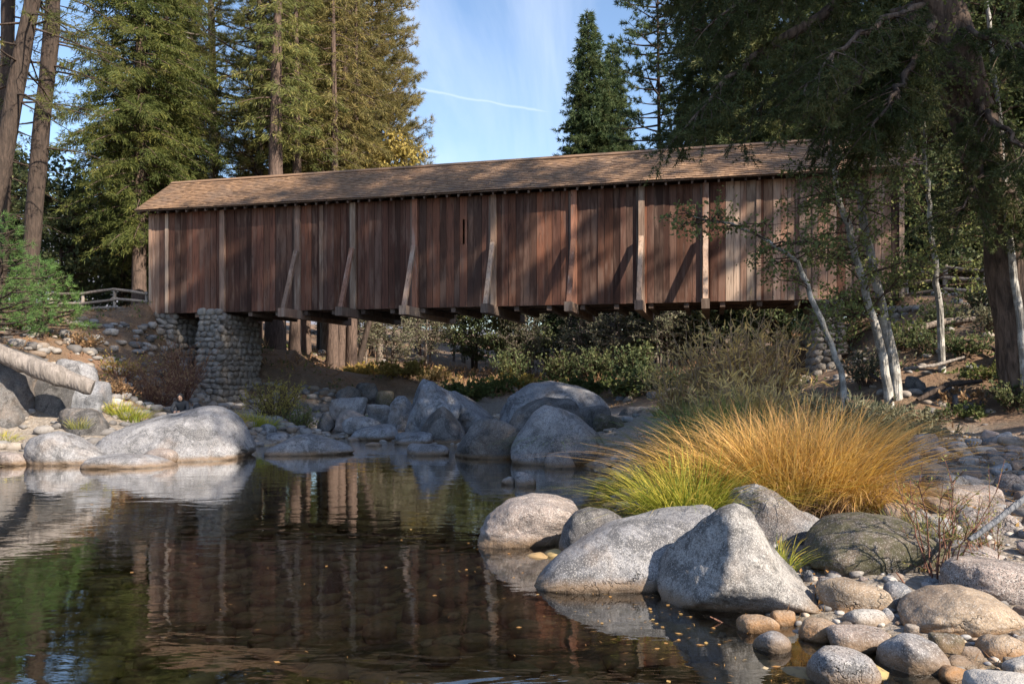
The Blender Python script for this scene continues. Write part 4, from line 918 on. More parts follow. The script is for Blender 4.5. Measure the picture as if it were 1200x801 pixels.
# slender pine right of the firs
slim = tree('pine_tree', 'slender open crowned pine with a bare straight trunk in the sky gap', 'pine tree', conifer(31, 34, 14, 4.6, 90, 'pine', (0, 0), .22, .42, .06, 10, 1.0, prof=lambda t: .45+.4*math.sin(t*3)), at(772, 62), M_bark, L_fir, 0)
# dark forest on the right behind the bridge
firB = tree('fir_tree', 'dark fir behind the roof at the right of the slender pine', 'fir tree', conifer(12, 31, 3, 4.8, 330, 'fir', (0, 0), .36, .4, .065, 8, 1.0, prof=lambda t: (1-t)**.6), at(825, 55), M_bark, L_shade, 0)
for xp, Y, rz, sc, lb in [(880, 50, 1, 1.05, 'dark fir behind the roof right of the slender pine, second along'), (940, 56, 2, 1.1, 'dark fir behind the right part of the roof beneath the big limbs'), (1000, 48, 3, 1.0, 'dark fir behind the right end of the roof'), (1065, 52, 4, 1.1, 'dark fir just past the right end of the bridge'), (1120, 44, 5, 1.0, 'dark fir behind the leaning right trunk'), (1180, 50, .5, 1.15, 'dark fir at the right edge behind the rail fence'), (1240, 42, 1.5, 1.0, 'dark fir mostly past the right edge')]:
    CT(firB, xp, Y, rz, sc, lb)
CT(pineB, 860, 70, .4, 1.0, 'tall pine far behind the dark firs on the right')
# broadleaf trees
def broad(seed, h, Rr, n, L=.16, W=.1, cb=.25, trunks=1, trad=.14, sp=.9, leaves=5, flat=.8):
    rg = np.random.default_rng(seed); tg = Geo(); bg_ = Geo(); PT = []
    for q in range(trunks):
        bx = rg.normal()*.3*(trunks > 1); by = rg.normal()*.2*(trunks > 1); lx = rg.normal()*h*.12; ly = rg.normal()*h*.08
        u = np.linspace(0, 1, 12); ax = np.stack([bx+lx*u+.15*np.sin(u*5+seed+q)*u, by+ly*u+.12*np.cos(u*4+q)*u, -.4+(h*.92+.4)*u], 1)
        tg.tube(ax, trad*(1-u*.85), 9, .1, seed+q)
        for i in range(int(n/trunks)):
            z = h*(cb+(.95-cb)*rg.uniform(0, 1)**.9); tz = (z/h-cb)/(1-cb); uu = np.interp(z, ax[:, 2], u); o = np.array([np.interp(uu, u, ax[:, k]) for k in range(3)])
            a = rg.uniform(0, 6.28); Lb = Rr*math.sqrt(max(.08, 1-(2*tz-.8)**2/1.6))*rg.uniform(.4, 1.1); d = np.array([math.cos(a), math.sin(a), rg.uniform(.0, .7)]); v = np.linspace(0, 1, 7)
            pts = o+d*Lb*v[:, None]+rg.normal(size=(7, 3))*.07*Lb*v[:, None]; pts[:, 2] -= .12*Lb*v**2
            bg_.tube(pts, (.008+.011*Lb)*(1-v*.8), 4, caps=False)
            for j in range(max(3, int(Lb*5*sp))):
                f = rg.uniform(.25, 1); p = np.array([np.interp(f, v, pts[:, k]) for k in range(3)]); td = rg.normal(size=3); td[2] = td[2]*.5+.1; td /= np.linalg.norm(td); tl = rg.uniform(.25, .9)*min(1.2, .3+Lb*.35)
                bg_.tube([p, p+td*tl], [.007, .003], 3, caps=False)
                PT.append(p+td*(tl*rg.uniform(.3, 1.05, leaves))[:, None]+rg.normal(size=(leaves, 3))*.09*flat)
    P = np.vstack(PT); D = rg.normal(size=P.shape); D[:, 2] -= .4; V, Fc = kites(P, D, L, W, rg, .1, .35)
    return tg, bg_, V, Fc
oakA = tree('oak_tree', 'dark rounded live oak under the bridge right of centre', 'oak tree', broad(51, 7.5, 3.2, 120, .2, .14, .12, 2, .15, 1.1, 7), at(610, 56), M_bark, L_oak)
greyA = tree('riverside_tree', 'pale twiggy grey green tree under the bridge left of centre', 'tree', broad(52, 7, 2.4, 110, .16, .08, .15, 3, .09, 1.0, 5), at(458, 50), M_barkl, L_grey)
shadyT = [(560, 62, 1.0, 'dark oak beyond the split boulder under the bridge'), (655, 60, 1.1, 'dark oak beyond the whaleback boulder'), (700, 52, .9, 'dark oak above the far right shore under the bridge'), (750, 50, 1.0, 'dark oak left of the willow thicket under the bridge'), (800, 46, 1.0, 'dark oak behind the top of the willow thicket'), (850, 44, .9, 'dark oak behind the middle of the willow thicket'), (905, 42, .9, 'dark oak behind the right pier'), (1075, 40, 1.1, 'bright leafed oak beyond the right end of the bridge'), (1120, 37, 1.0, 'oak behind the rail fence on the right bank'), (1175, 38, 1.1, 'oak behind the leaning right trunk'), (720, 72, 1.6, 'tall oak far back beneath the fir pair'), (810, 66, 1.6, 'tall oak far back behind the thicket')]
for i, (xp, Y, sc, lb) in enumerate(shadyT+LATER): CT(oakA, xp, Y, i*1.3, sc, lb, group=None)
for i, (xp, Y, sc, lb) in enumerate([(425, 56, 1.0, 'twiggy pale tree beside the cedar trunks under the bridge'), (500, 60, 1.0, 'twiggy pale tree at the edge of the hazy gap'), (395, 64, 1.1, 'twiggy pale tree seen between the cedar trunks'), (680, 50, .8, 'bare grey branched tree in front of the dark oaks'), (775, 44, .9, 'grey twiggy tree beside the willow thicket'), (485, 76, 1.7, 'tall pale tree far back left of the hazy gap'), (540, 72, 1.5, 'tall pale tree far back right of the hazy gap'), (585, 78, 1.7, 'tall pale tree far back left of centre under the bridge'), (630, 84, 1.8, 'tall pale tree deep in the wood under the bridge centre'), (620, 54, .9, 'small twiggy tree in front of the dark rounded oak'), (725, 47, .9, 'small twiggy tree in front of the oaks right of centre')]): CT(greyA, xp, Y, i*1.7, sc, lb)  # on the tall far-back copies the pale foliage stands in for haze
# hazy bare tree against the sky and yellow maple
tree('bare_tree', 'leafless pinkish tree peeking over the roof beside the olive pines', 'tree', broad(55, 16, 3.6, 120, .12, .06, .35, 1, .2, 1.2, 2), at(492, 72), M_redtwig, L_brown)
tree('maple_tree', 'yellowing maple top just above the roof below the olive pines', 'maple tree', broad(56, 14.5, 3.0, 120, .2, .15, .35, 1, .2, 1.0, 7), at(415, 47), M_bark, L_yell)
# cedar trunks under the bridge
def bare_trunks():
    for xp, Y, r_, lb in [(322, 41, .50, 'thick reddish cedar trunk just right of the stone pier'), (345, 43, .30, 'cedar trunk second to the right of the stone pier'), (358, 50, .3, 'pale slim trunk behind the cedar trunks by the pier'), (389, 44, .32, 'narrow dark trunk left of the furrowed pair under the bridge'), (399, 46, .30, 'left trunk of the furrowed reddish pair under the bridge'), (412, 46, .30, 'right trunk of the furrowed reddish pair under the bridge')]:
        g = conifer(int(xp), 24, 11, 3.0, 70, 'cedar', (.2, .1), r_, .32, .035, 9, .8, dead=0)
        tree('cedar_tree', lb, 'cedar tree', g, at(xp, Y), M_barkr, L_olive if xp > 350 else L_pine)
bare_trunks()
for i, (xp, Y, lb) in enumerate([(375, 60, 'dark trunk in the shade behind the cedar trunks'), (436, 66, 'dark trunk behind the twiggy pale tree under the bridge'), (640, 66, 'dark pine trunk in the shade under the bridge centre'), (668, 58, 'dark pine trunk right of centre under the bridge'), (715, 60, 'dark pine trunk above the far right shore'), (735, 70, 'dark pine trunk deep in the woods right of centre'), (590, 72, 'dark pine trunk deep in the woods near the centre')]):
    g = conifer(80+i, 16, 5, 2.5, 40, 'fir', (.2*(-1)**i, 0), .24, .34, .06, 6, .6, dead=14); tree('fir_tree', lb, 'fir tree', g, at(xp, Y), M_bark, L_shade)
# big leaning conifer at the right with overhanging limbs
def big_right():
    rg = np.random.default_rng(77); P = [tuple(Vector(at(1205, 18.5))-Vector((0, 0, .6)))]+pts_px([(1195, 380, 18.5), (1172, 250, 18.5), (1135, 120, 18.3), (1098, 0, 18), (1060, -150, 17.8), (1030, -330, 17.5), (1010, -560, 17.3)])
    LIMB = []; base = np.array(P[0]); Q0 = np.array(P)-base; t = np.linspace(0, len(P)-1, 40); Q = np.stack([np.interp(t, np.arange(len(P)), Q0[:, k]) for k in range(3)], 1)
    rd = np.interp(t, np.arange(len(P)), [.62, .55, .52, .48, .45, .38, .28, .1]); tg = trunk_geo(Q, rd, 30, .26, 5)
    bg_ = Geo(); PT = []; DT = []
    limbs = [[(1082, 15, 18), (1050, 45, 17.8), (1020, 72, 17.5), (990, 110, 17.2), (965, 150, 17)], [(1070, -60, 17.9), (1010, -15, 17.5), (960, 20, 17), (905, 52, 16.8), (865, 80, 16.5), (832, 118, 16.3), (800, 150, 16.2)],
             [(1095, 20, 18), (1060, 90, 16.5), (1020, 150, 15.6)], [(1085, -20, 18), (1000, -60, 17), (930, -30, 16.5), (870, 0, 16.2), (815, 40, 16)], [(1110, 60, 18.2), (1060, 110, 17.4), (1010, 180, 17)],
             [(1065, -130, 17.8), (960, -120, 16.8), (880, -80, 16.4), (800, -30, 16)], [(1130, 110, 18.3), (1170, 150, 17), (1210, 180, 16)], [(1110, 30, 18.1), (1150, 40, 17), (1210, 60, 16.2)], [(1075, -100, 18), (1120, -60, 19.5), (1190, -20, 21)],
             [(1080, 0, 18), (1000, 40, 19.5), (930, 90, 20.5), (880, 140, 21)], [(1085, 10, 18), (1040, 20, 16.5), (980, 60, 15.4), (940, 110, 15)], [(1140, 140, 18.3), (1150, 200, 17.5), (1130, 240, 17)],
             [(1070, -80, 17.9), (940, -60, 19), (850, -20, 20), (800, 20, 20.5)], [(1160, 200, 18.4), (1190, 230, 17.6), (1215, 260, 17.2)]]
    for li, lm in enumerate(limbs):
        A = np.array(pts_px(lm))-base; tt = np.linspace(0, len(A)-1, 16); A = np.stack([np.interp(tt, np.arange(len(A)), A[:, k]) for k in range(3)], 1)+rg.normal(size=(16, 3))*.05
        r0 = [.2, .17, .12][min(li, 2)] if li < 3 else .09; lg = Geo(); lg.tube(A, np.linspace(r0, .02, 16), 9, .1, li, caps=False); LIMB.append(lg)
        nb = int(np.linalg.norm(A[-1]-A[0])*10)
        for j in range(nb):
            f = rg.uniform(.12, 1); p = np.array([np.interp(f*15, np.arange(16), A[:, k]) for k in range(3)]); m = A[-1]-A[0]; m /= np.linalg.norm(m)
            sd = np.cross(m, [0, 0, 1]); td = m*rg.uniform(.1, .8)+sd*rg.choice([-1, 1])*rg.uniform(.2, 1)+np.array([0, 0, rg.uniform(-.7, .2)]); td /= np.linalg.norm(td); tl = rg.uniform(.5, 1.7)*(1.1-f*.4)
            v = np.linspace(0, 1, 5); tw = p+td*(tl*v)[:, None]; tw[:, 2] -= .25*tl*v**2; bg_.tube(tw, .016*(1-v*.8), 4, caps=False)
            for k in range(int(tl*7)+2):
                g = rg.uniform(.15, 1); q = np.array([np.interp(g, v, tw[:, c]) for c in range(3)]); t2 = td*.5+rg.normal(size=3)*.5+np.array([0, 0, -.35]); t2 /= np.linalg.norm(t2); l2 = rg.uniform(.15, .5)
                fz = np.linspace(.15, 1, 5); PT.append(q+t2*(l2*fz)[:, None]); DT.append(np.repeat(t2[None], 5, 0))
    P2 = np.vstack(PT); D2 = np.vstack(DT); V, Fc = tris_tufts(P2, D2*.8, 9, .12, .02, .55, rg)
    T = tree('fir_tree', 'huge dark leaning conifer with heavy limbs overhanging the bridge at the right', 'fir tree', (tg, bg_, V, Fc), tuple(base), M_fur, L_shade)
    for lg in LIMB: obj('limb', lg.mesh('limb', True, [M_fur]), T)
big_right()
# alders
def alder(label, lst, rads, seed, nbr, Lb=(1, 2.6), start=.25, leafn=7, lean=-.3, L=.085, W=.06):
    rg = np.random.default_rng(seed); b0 = Vector(at(lst[0][0], lst[0][2])); P = [tuple(b0-Vector((0, 0, .3)))]+pts_px(lst[1:]); base = np.array(P[0]); Q0 = np.array(P)-base
    t = np.linspace(0, len(P)-1, 26); Q = np.stack([np.interp(t, np.arange(len(P)), Q0[:, k]) for k in range(3)], 1); Q[3:] += rg.normal(size=(23, 3))*.02
    tg = Geo(); tg.tube(Q, np.interp(t, np.arange(len(P)), rads), 10, .08, seed); bg_ = Geo(); PT = []
    for i in range(nbr):
        f = start+(1-start)*rg.uniform(0, 1); p = np.array([np.interp(f*25, np.arange(26), Q[:, k]) for k in range(3)])
        a = rg.uniform(0, 6.28); d = np.array([math.cos(a)+lean, math.sin(a)*.8, rg.uniform(-.15, .75)]); d /= np.linalg.norm(d); Ln = rg.uniform(*Lb)*(1.15-f*.5); v = np.linspace(0, 1, 8)
        br = p+d*(Ln*v)[:, None]+rg.normal(size=(8, 3))*.06*v[:, None]; br[:, 2] -= .18*Ln*v**2; bg_.tube(br, (.02)*(1-v*.8), 4, caps=False)
        for j in range(int(Ln*8)):
            g = rg.uniform(.2, 1); q = np.array([np.interp(g, v, br[:, k]) for k in range(3)]); td = d*.3+rg.normal(size=3)*.7; td /= np.linalg.norm(td); tl = rg.uniform(.2, .7)
            bg_.tube([q, q+td*tl*.5+rg.normal(size=3)*.03, q+td*tl], [.006, .004, .002], 3, caps=False); PT.append(q+td*(tl*rg.uniform(.2, 1.05, leafn))[:, None]+rg.normal(size=(leafn, 3))*.04)
    P2 = np.vstack(PT); D = rg.normal(size=P2.shape); D[:, 2] -= .3; V, Fc = kites(P2, D, L, W, rg, .1, .3)
    return tree('alder_tree', label, 'alder tree', (tg, bg_, V, Fc), tuple(base), M_alder, L_alder, wood=M_twig)
alder('thicker right trunk of the twin alders below the bridge end', [(1052, 450, 19.5), (1048, 425, 19.5), (1036, 370, 19.4), (1024, 320, 19.2), (1014, 270, 19), (1005, 215, 18.8), (1000, 150, 18.6), (1004, 90, 18.5)], [.15, .125, .11, .1, .09, .075, .05, .02], 91, 44)
alder('paler left trunk of the twin alders below the bridge end', [(1044, 450, 19.2), (1038, 425, 19.2), (1022, 370, 19), (1008, 320, 18.8), (994, 270, 18.5), (982, 230, 18.3), (975, 170, 18), (968, 110, 17.8)], [.12, .1, .09, .085, .075, .06, .04, .02], 92, 46, lean=-.6)
alder('thin pale alder sapling leaning left across the right part of the bridge', [(992, 455, 17.5), (985, 430, 17.5), (960, 370, 17.3), (937, 310, 17.2), (905, 285, 17), (860, 262, 16.8), (812, 255, 16.6)], [.075, .065, .055, .05, .035, .022, .01], 93, 30, (.6, 1.7), .4, lean=-.4)
alder('slim alder at the right edge among the dark branches', [(1205, 470, 18), (1196, 380, 18), (1180, 250, 18), (1170, 130, 18), (1158, 20, 18), (1150, -60, 18)], [.1, .09, .07, .06, .05, .02], 94, 40, lean=-.3)
alder('leafy young alder between the twin trunks and the leaning conifer', [(1105, 420, 21), (1100, 340, 21), (1090, 260, 21), (1085, 180, 20.8), (1080, 110, 20.5)], [.09, .08, .06, .05, .02], 95, 46, lean=0)
# ---------------------------------------------------------------- shrubs
def shrub(name, label, cat, X, Y, h, r_, n, leaf, bark, L, W, leaves, seed, up=.8, group=None, z=None, curv=.25, jit=.5):
    rg = np.random.default_rng(seed); sg = Geo(); PT = []; DT = []
    for i in range(n):
        a = rg.uniform(0, 6.28); ro = r_*.25*rg.uniform(0, 1); p0 = np.array([math.cos(a)*ro, math.sin(a)*ro, -.15]); sp_ = r_*rg.uniform(.1, 1); hh = h*rg.uniform(.5, 1.05)
        v = np.linspace(0, 1, 7); st = p0+np.stack([math.cos(a)*sp_*v**1.2, math.sin(a)*sp_*v**1.2, hh*v-curv*sp_*v**3], 1)+rg.normal(size=(7, 3))*.03*v[:, None]*h
        sg.tube(st, (.004+.006*h)*(1-v*.75), 4, caps=False)
        for j in range(4):
            f = rg.uniform(.25, .95); q = np.array([np.interp(f, v, st[:, k]) for k in range(3)]); d = rg.normal(size=3)*.6+np.array([math.cos(a)*.4, math.sin(a)*.4, up]); d /= np.linalg.norm(d); tl = h*rg.uniform(.1, .3)
            sg.tube([q, q+d*tl], [.006, .002], 3, caps=False); g = rg.uniform(.1, 1.05, leaves); PT.append(q+d*(tl*g)[:, None]); DT.append(np.repeat(d[None], leaves, 0))
        g = rg.uniform(.35, 1, leaves); PT.append(np.stack([np.interp(g, v, st[:, k]) for k in range(3)], 1)); DT.append(np.tile([0, 0, .5], (leaves, 1)))
    t = empty(name, (X, Y, gz(X, Y) if z is None else z), 0, label, cat, group); obj('stems', sg.mesh('stems', True, [bark]), t)
    V, Fc = kites(np.vstack(PT), np.vstack(DT), L, W, rg, jit, .4); obj('foliage', mesh_np('foliage', V, Fc, False, [leaf]), t); return t
def SH(name, label, cat, xp, Y, *a, **k): return shrub(name, label, cat, (xp-600)/F*Y, Y, *a, **k)
for i, (xp, Y, h, lf, lb) in enumerate([(800, 20, 2.2, L_willow, 'leftmost tan willow bush of the thicket before the bridge'), (835, 19, 2.9, L_willow, 'tall willow bush with yellow leaf tips left in the thicket'), (872, 18.2, 3.0, L_willow, 'tallest brown willow bush of the thicket'), (910, 18.5, 2.7, L_willow, 'willow bush in the middle right of the thicket'), (945, 17.6, 2.1, L_grey, 'greyer green willow bush before the pale pier'), (985, 17.8, 1.7, L_grey, 'grey green willow bush at the foot of the alder sapling'), (1020, 18.4, 1.2, L_grey, 'low grey green bush left of the twin alder trunks'), (855, 16.2, 1.7, L_willow, 'low brown willow bush behind the golden grass'), (900, 15.8, 1.6, L_willow, 'low willow bush behind the crest of the golden grass'), (1065, 16.6, .8, L_grey, 'low twiggy bush at the top of the cobble bank'), (1030, 15.5, .9, L_willow, 'small tan bush right behind the golden grass')]):
    SH('willow_shrub', lb, 'willow', xp, Y, h*(.95 if xp < 920 else .5), 1.0, 70, lf, M_stem, .2, .036, 3, 120+i)
SH('willow_shrub', 'reddish brown leafless bush on the left bank below the abutment', 'bush', 185, 27.5, 1.7, 1.5, 90, L_brown, M_redtwig, .07, .04, 3, 140)
SH('willow_shrub', 'brown twiggy bush left of the stone pier', 'bush', 212, 29.5, 2.4, 1.4, 80, L_brown, M_redtwig, .07, .04, 4, 141)
SH('willow_shrub', 'thin pale leaved bush lit before the abutment wall', 'bush', 140, 27.5, 1.1, 1.2, 50, L_yell, M_redtwig, .07, .04, 3, 142)
SH('willow_shrub', 'rounded yellow green willow bush right of the stone pier', 'bush', 322, 28.5, 1.75, 1.25, 95, leaf_mat('yellow_green_leaves', (.20, .19, .05), (.32, .27, .07), (.42, .33, .08)), M_twig, .09, .025, 8, 143)
SH('willow_shrub', 'green side shoots at the right foot of the yellow green willow bush', 'bush', 352, 28, 1.1, .7, 40, L_shrub, M_twig, .09, .03, 6, 144)
for i, (xp, Y, h, lf, lb) in enumerate([(470, 40, 1.2, L_yell, 'golden bush on the far shore left of the split boulder'), (545, 38, 1.2, L_shrub, 'green leafy bush right behind the split boulder'), (580, 40, 1.3, L_shrub, 'green leafy bush left behind the whaleback boulder'), (612, 41, 1.5, L_yell, 'yellowish bush behind the whaleback boulder crest'), (650, 40, 1.2, L_shrub, 'low green bush behind the middle of the whaleback boulder'), (690, 36, 1.4, L_shrub, 'green bush above the right end of the whaleback boulder'), (735, 31, 1.5, L_shrub, 'leafy green bush above the dark flat slab'), (765, 29, 1.4, L_oak, 'darker leafy bush beside the broken stump'), (430, 42, .9, L_yell, 'low golden bush under the cedar trunks'), (510, 46, 1.6, L_willow, 'straw coloured bush in the hazy gap'), (660, 46, 2.6, L_oak, 'dark bush in shade under the bridge centre'), (700, 44, 2.6, L_oak, 'dark bush in shade beneath the brace of the fifth beam'), (740, 40, 2.6, L_oak, 'dark bush in shade left of the thicket'), (600, 50, 3, L_oak, 'dark bush far back left of centre under the bridge')]):
    SH('leafy_shrub', lb, 'bush', xp, Y, h*.85, 1.4, 55, lf, M_twig, .15, .10, 7, 160+i)
for i, (xp, yy, Y, h, lf, lb) in enumerate([(60, 380, 29, 1.0, L_shrub, 'low green bush above the log on the left slope'), (100, 400, 28, .8, L_brown, 'dry brown ground bush on the left dirt slope'), (30, 395, 27, 1.1, L_shrub, 'green bush behind the huge dark boulder'), (135, 465, 25.5, .7, L_brown, 'dry bush beside the blue grey angular boulder'), (1150, 440, 20.0, .6, L_shrub, 'small bright green sprig on the right dirt slope'), (1120, 475, 18.4, .5, L_shrub, 'little yellowish plant on the ledge above the cobbles'), (1190, 470, 18, .9, L_oak, 'dark weedy bush at the right edge above the cobbles'), (1080, 480, 18.3, .6, L_grey, 'scraggly grey plant left above the cobble bank')]):
    SH('leafy_shrub', lb, 'bush', xp, Y, h, .8, 34, lf, M_twig, .08, .05, 6, 190+i)
SH('willow_sapling', 'thin reddish stemmed willow sapling standing before the cobble bank at the right', 'willow', 1098, 7.6, 1.25, .55, 15, leaf_mat('olive_leaves', (.13, .15, .05), (.22, .22, .08), (.34, .28, .1)), M_redtwig, .045, .011, 9, 210, curv=.05, z=.15)
SH('willow_sapling', 'short willow twigs at the right edge above the pinkish boulder', 'willow', 1165, 7.8, .75, .5, 9, bpy.data.materials['olive_leaves'], M_redtwig, .04, .011, 7, 211, curv=.05, z=.25)
for i, (xp, Y, h, lf, lb) in enumerate([(1085, 22.5, 1.0, L_oak, 'dark shaded bush on the dirt slope behind the twin alders'), (1130, 21.5, .8, L_oak, 'dark shaded bush halfway up the right dirt slope'), (1165, 22.5, 1.1, L_grey, 'twiggy grey bush beside the leaning trunk'), (1100, 24.5, 1.2, L_oak, 'dark bush under the rail fence on the right bank'), (1060, 23.5, 1.1, L_shrub, 'green bush at the corner of the right bridge end'), (1150, 24.8, 1.3, L_oak, 'dark bush before the retaining wall on the right'), (1195, 24, 1.3, L_oak, 'dark bush at the right edge under the fence'), (1015, 21, 1.3, L_grey, 'grey twiggy bush before the right bridge end'), (1125, 19.2, .5, L_brown, 'dead brown bush above the cobble bank')]):
    SH('leafy_shrub', lb, 'bush', xp, Y, h, .9, 40, lf, M_twig, .09, .05, 6, 230+i)
# pine sapling, bright green, left edge
def sapling(label, xp, yp, Y, h, seed):
    g = conifer(seed, h, .3, 1.3, 60, 'pine', (.1, 0), .06, .2, .012, 14, 1.6, prof=lambda t: (1-t)**.7); X = (xp-600)/F*Y
    tree('pine_sapling', label, 'pine sapling', g, (X, Y, px(xp, yp, Y).z), M_bark, L_green)
sapling('bright green pine sapling at the left edge beyond the huge boulder', -4, 405, 23, 3.8, 61)
sapling('smaller green pine sapling beside the rail fence', 48, 395, 27, 2.6, 62)
# ---------------------------------------------------------------- grass clumps
def clump(label, X, Y, rx, ry, h, n, mat, seed, z=None, lean=(0, 0), wd=.009, droop=.55, name='grass_clump', spread=.9, kind=None):
    rg = np.random.default_rng(seed); a = rg.uniform(0, 6.28, n); rr = np.sqrt(rg.uniform(0, 1, n)); x0 = np.cos(a)*rr*rx*.5; y0 = np.sin(a)*rr*ry*.5
    zb = (ground(X+x0, Y+y0)-gz(X, Y)) if z is None else 0*x0
    L_ = h*rg.uniform(.35, 1.12, n)**.8; out = np.stack([np.cos(a)*rr*spread+rg.normal(size=n)*.42+lean[0], np.sin(a)*rr*spread*ry/max(rx, .01)+rg.normal(size=n)*.42+lean[1]], 1)
    K = 6; v = np.linspace(0, 1, K); hx = out[:, 0][:, None]*(v+droop*v**2.2)*L_[:, None]*.62; hy = out[:, 1][:, None]*(v+droop*v**2.2)*L_[:, None]*.62
    o = np.hypot(out[:, 0], out[:, 1]); hz = L_[:, None]*(v-(.12+.5*np.clip(o, 0, 1.3))[:, None]*droop*1.2*v**2.6)
    P = np.stack([x0[:, None]+hx, y0[:, None]+hy, zb[:, None]-.03+hz], -1)
    ang = rg.uniform(0, 3.14, n); sd = np.stack([np.cos(ang), np.sin(ang), 0*ang], 1); w_ = wd*(1-v)**.6*rg.uniform(.6, 1.3, n)[:, None]+.0008
    A = P-sd[:, None, :]*w_[..., None]/2; Bq = P+sd[:, None, :]*w_[..., None]/2
    V = np.stack([A, Bq], 2).reshape(-1, 3); b = np.arange(n)[:, None]*K*2+np.arange(K-1)[None]*2; Fq = np.stack([b, b+1, b+3, b+2], -1).reshape(-1, 4)
    me = mesh_np('grass_clump', V, Fq, False, [mat]); attr(me, 'along', np.repeat(np.tile(v, n), 2))
    o = obj(name, me, loc=(X, Y, gz(X, Y) if z is None else z)); tag(o, label, 'grass'); return o
def GC(label, xp, Y, *a, **k): return clump(label, (xp-600)/F*Y, Y, *a, **k)
GC('great golden grass clump bending right in the middle of the bank', 942, 10.3, 1.35, 1.1, 1.7, 2400, G_gold, 1, lean=(.15, -.05), spread=.75, wd=.014)
GC('golden grass clump forming the left crest of the great tussock', 875, 10.9, 1.3, 1.0, 1.6, 1500, G_gold, 2, lean=(-.15, 0), wd=.014)
GC('lime and yellow grass clump in front at the left', 806, 9.9, .85, .8, 1.2, 1500, G_lime, 3, lean=(-.02, -.1), wd=.014)
GC('brown thatch of dead blades at the foot of the golden tussock', 985, 10.0, 1.5, .8, .7, 1100, G_thatch, 31, droop=1.2, wd=.012)
GC('brown thatch of dead blades at the foot of the lime clump', 790, 9.8, .9, .6, .5, 500, G_thatch, 32, droop=1.2, wd=.01)
GC('dull green grass behind the golden tussocks at the left', 835, 13.5, 1.9, 1.2, 1.4, 1700, G_dull, 4, wd=.014)
GC('tall green blades rising behind the lime clump', 845, 15.3, 1.4, 1, 1.6, 900, G_green, 5, wd=.015)
GC('tan drooping grass skirt right of the golden tussock', 1010, 9.9, .7, .7, .85, 800, G_gold, 6, lean=(.22, -.15), droop=.9)
GC('sparse yellowing grass by the willow sapling', 1075, 8.6, .8, .5, .5, 380, G_dull, 7, z=.3)
GC('small yellow green tuft between the peaked and mossy boulders', 915, 8.1, .25, .25, .5, 150, G_lime, 8, z=.15)
GC('low green grass on the shore left of the lime clump', 735, 14.5, 1.2, .8, .45, 500, G_green, 9)
GC('dry straw grass hanging at the waterline left of the lime clump', 722, 10.6, .8, .6, .6, 600, G_dull, 10, lean=(-.4, -.2), droop=1.1)
GC('drooping green grass clump on the face of the big boulder', 655, 19.2, .9, .4, .85, 700, G_green, 11, z=.35, droop=1.1, wd=.016)
GC('golden grass clump right of the yellow green willow bush foot', 302, 25.5, 1.0, .7, .65, 500, G_lime, 12, wd=.016)
GC('yellow grass clump behind the large smooth boulder', 262, 24.8, 1.1, .6, .75, 500, G_gold, 13, wd=.016)
GC('yellow green grass left behind the large smooth boulder', 148, 24.0, 1.2, .6, .65, 500, G_lime, 14, wd=.016)
GC('bright green tuft in the stones under the bridge', 436, 32.5, .7, .5, .5, 250, G_green, 15, wd=.02)
GC('yellow grass on the far bank under the cedar trunks', 440, 42, 3, 2, .8, 900, G_gold, 16, wd=.03)
GC('straw grass behind the split boulder left side', 480, 36, 1.6, 1, .7, 500, G_gold, 17, wd=.025)
GC('little tuft at the left edge above the pinkish flat rock', 2, 20.8, .7, .5, .5, 250, G_lime, 18, wd=.014)
GC('small tuft on the rounded boulder left of the big smooth one', 92, 21.4, .5, .4, .45, 120, G_dull, 19, wd=.014, z=.7)
GC('yellowish grass before the sandy bank right of the dark slab', 795, 24, 1.4, .8, .5, 500, G_dull, 20, wd=.018)
GC('dull grass above the cobbles beneath the twin alders', 1010, 15.8, 1.8, .8, .7, 600, G_dull, 21)
# ground cover on the banks
def cover(name, label, n, box, zr, L, W, mat, seed):
    r = np.random.default_rng(seed); X = r.uniform(box[0], box[1], n); Y = r.uniform(box[2], box[3], n); z = ground(X, Y); k = (z > zr[0]) & (z < zr[1]) & (fbm(np.stack([X, Y, 0*X], 1)*.6, seed, 3) > 0)
    P = np.stack([X, Y, z+.01], 1)[k]; P = np.repeat(P, 5, 0)+r.normal(size=(len(P)*5, 3))*np.array([.08, .08, .03]); D = np.tile([0, 0, .6], (len(P), 1)); V, Fc = kites(P, D, L, W, r, .7, .5)
    o = obj(name, mesh_np(name, V, Fc, False, [mat])); tag(o, label, 'ground plants', kind='stuff')
cover('ground_cover', 'low green weeds scattered over the banks and forest floor', 9000, (-30, 26, 20, 62), (1.0, 9), .14, .06, L_shrub, 1)
cover('undergrowth', 'dry knee high undergrowth on the forest floor beyond the bridge', 5000, (-24, 24, 37, 64), (.8, 9), .5, .05, L_brown, 5)
cover('leaf_litter', 'brown fallen leaves and needles strewn over the banks', 14000, (-26, 24, 17, 45), (.9, 8), .10, .03, L_brown, 2)
cover('bar_leaves', 'small fallen orange brown leaves lying among the river stones', 1500, (1.4, 9, 4.8, 18), (.0, 1.3), .05, .03, L_fall, 6)
cover('needle_litter', 'dry pine needles and leaf bits caught between the river stones', 3500, (1.4, 9, 4.8, 16), (.0, 1.2), .09, .007, L_brown, 3)
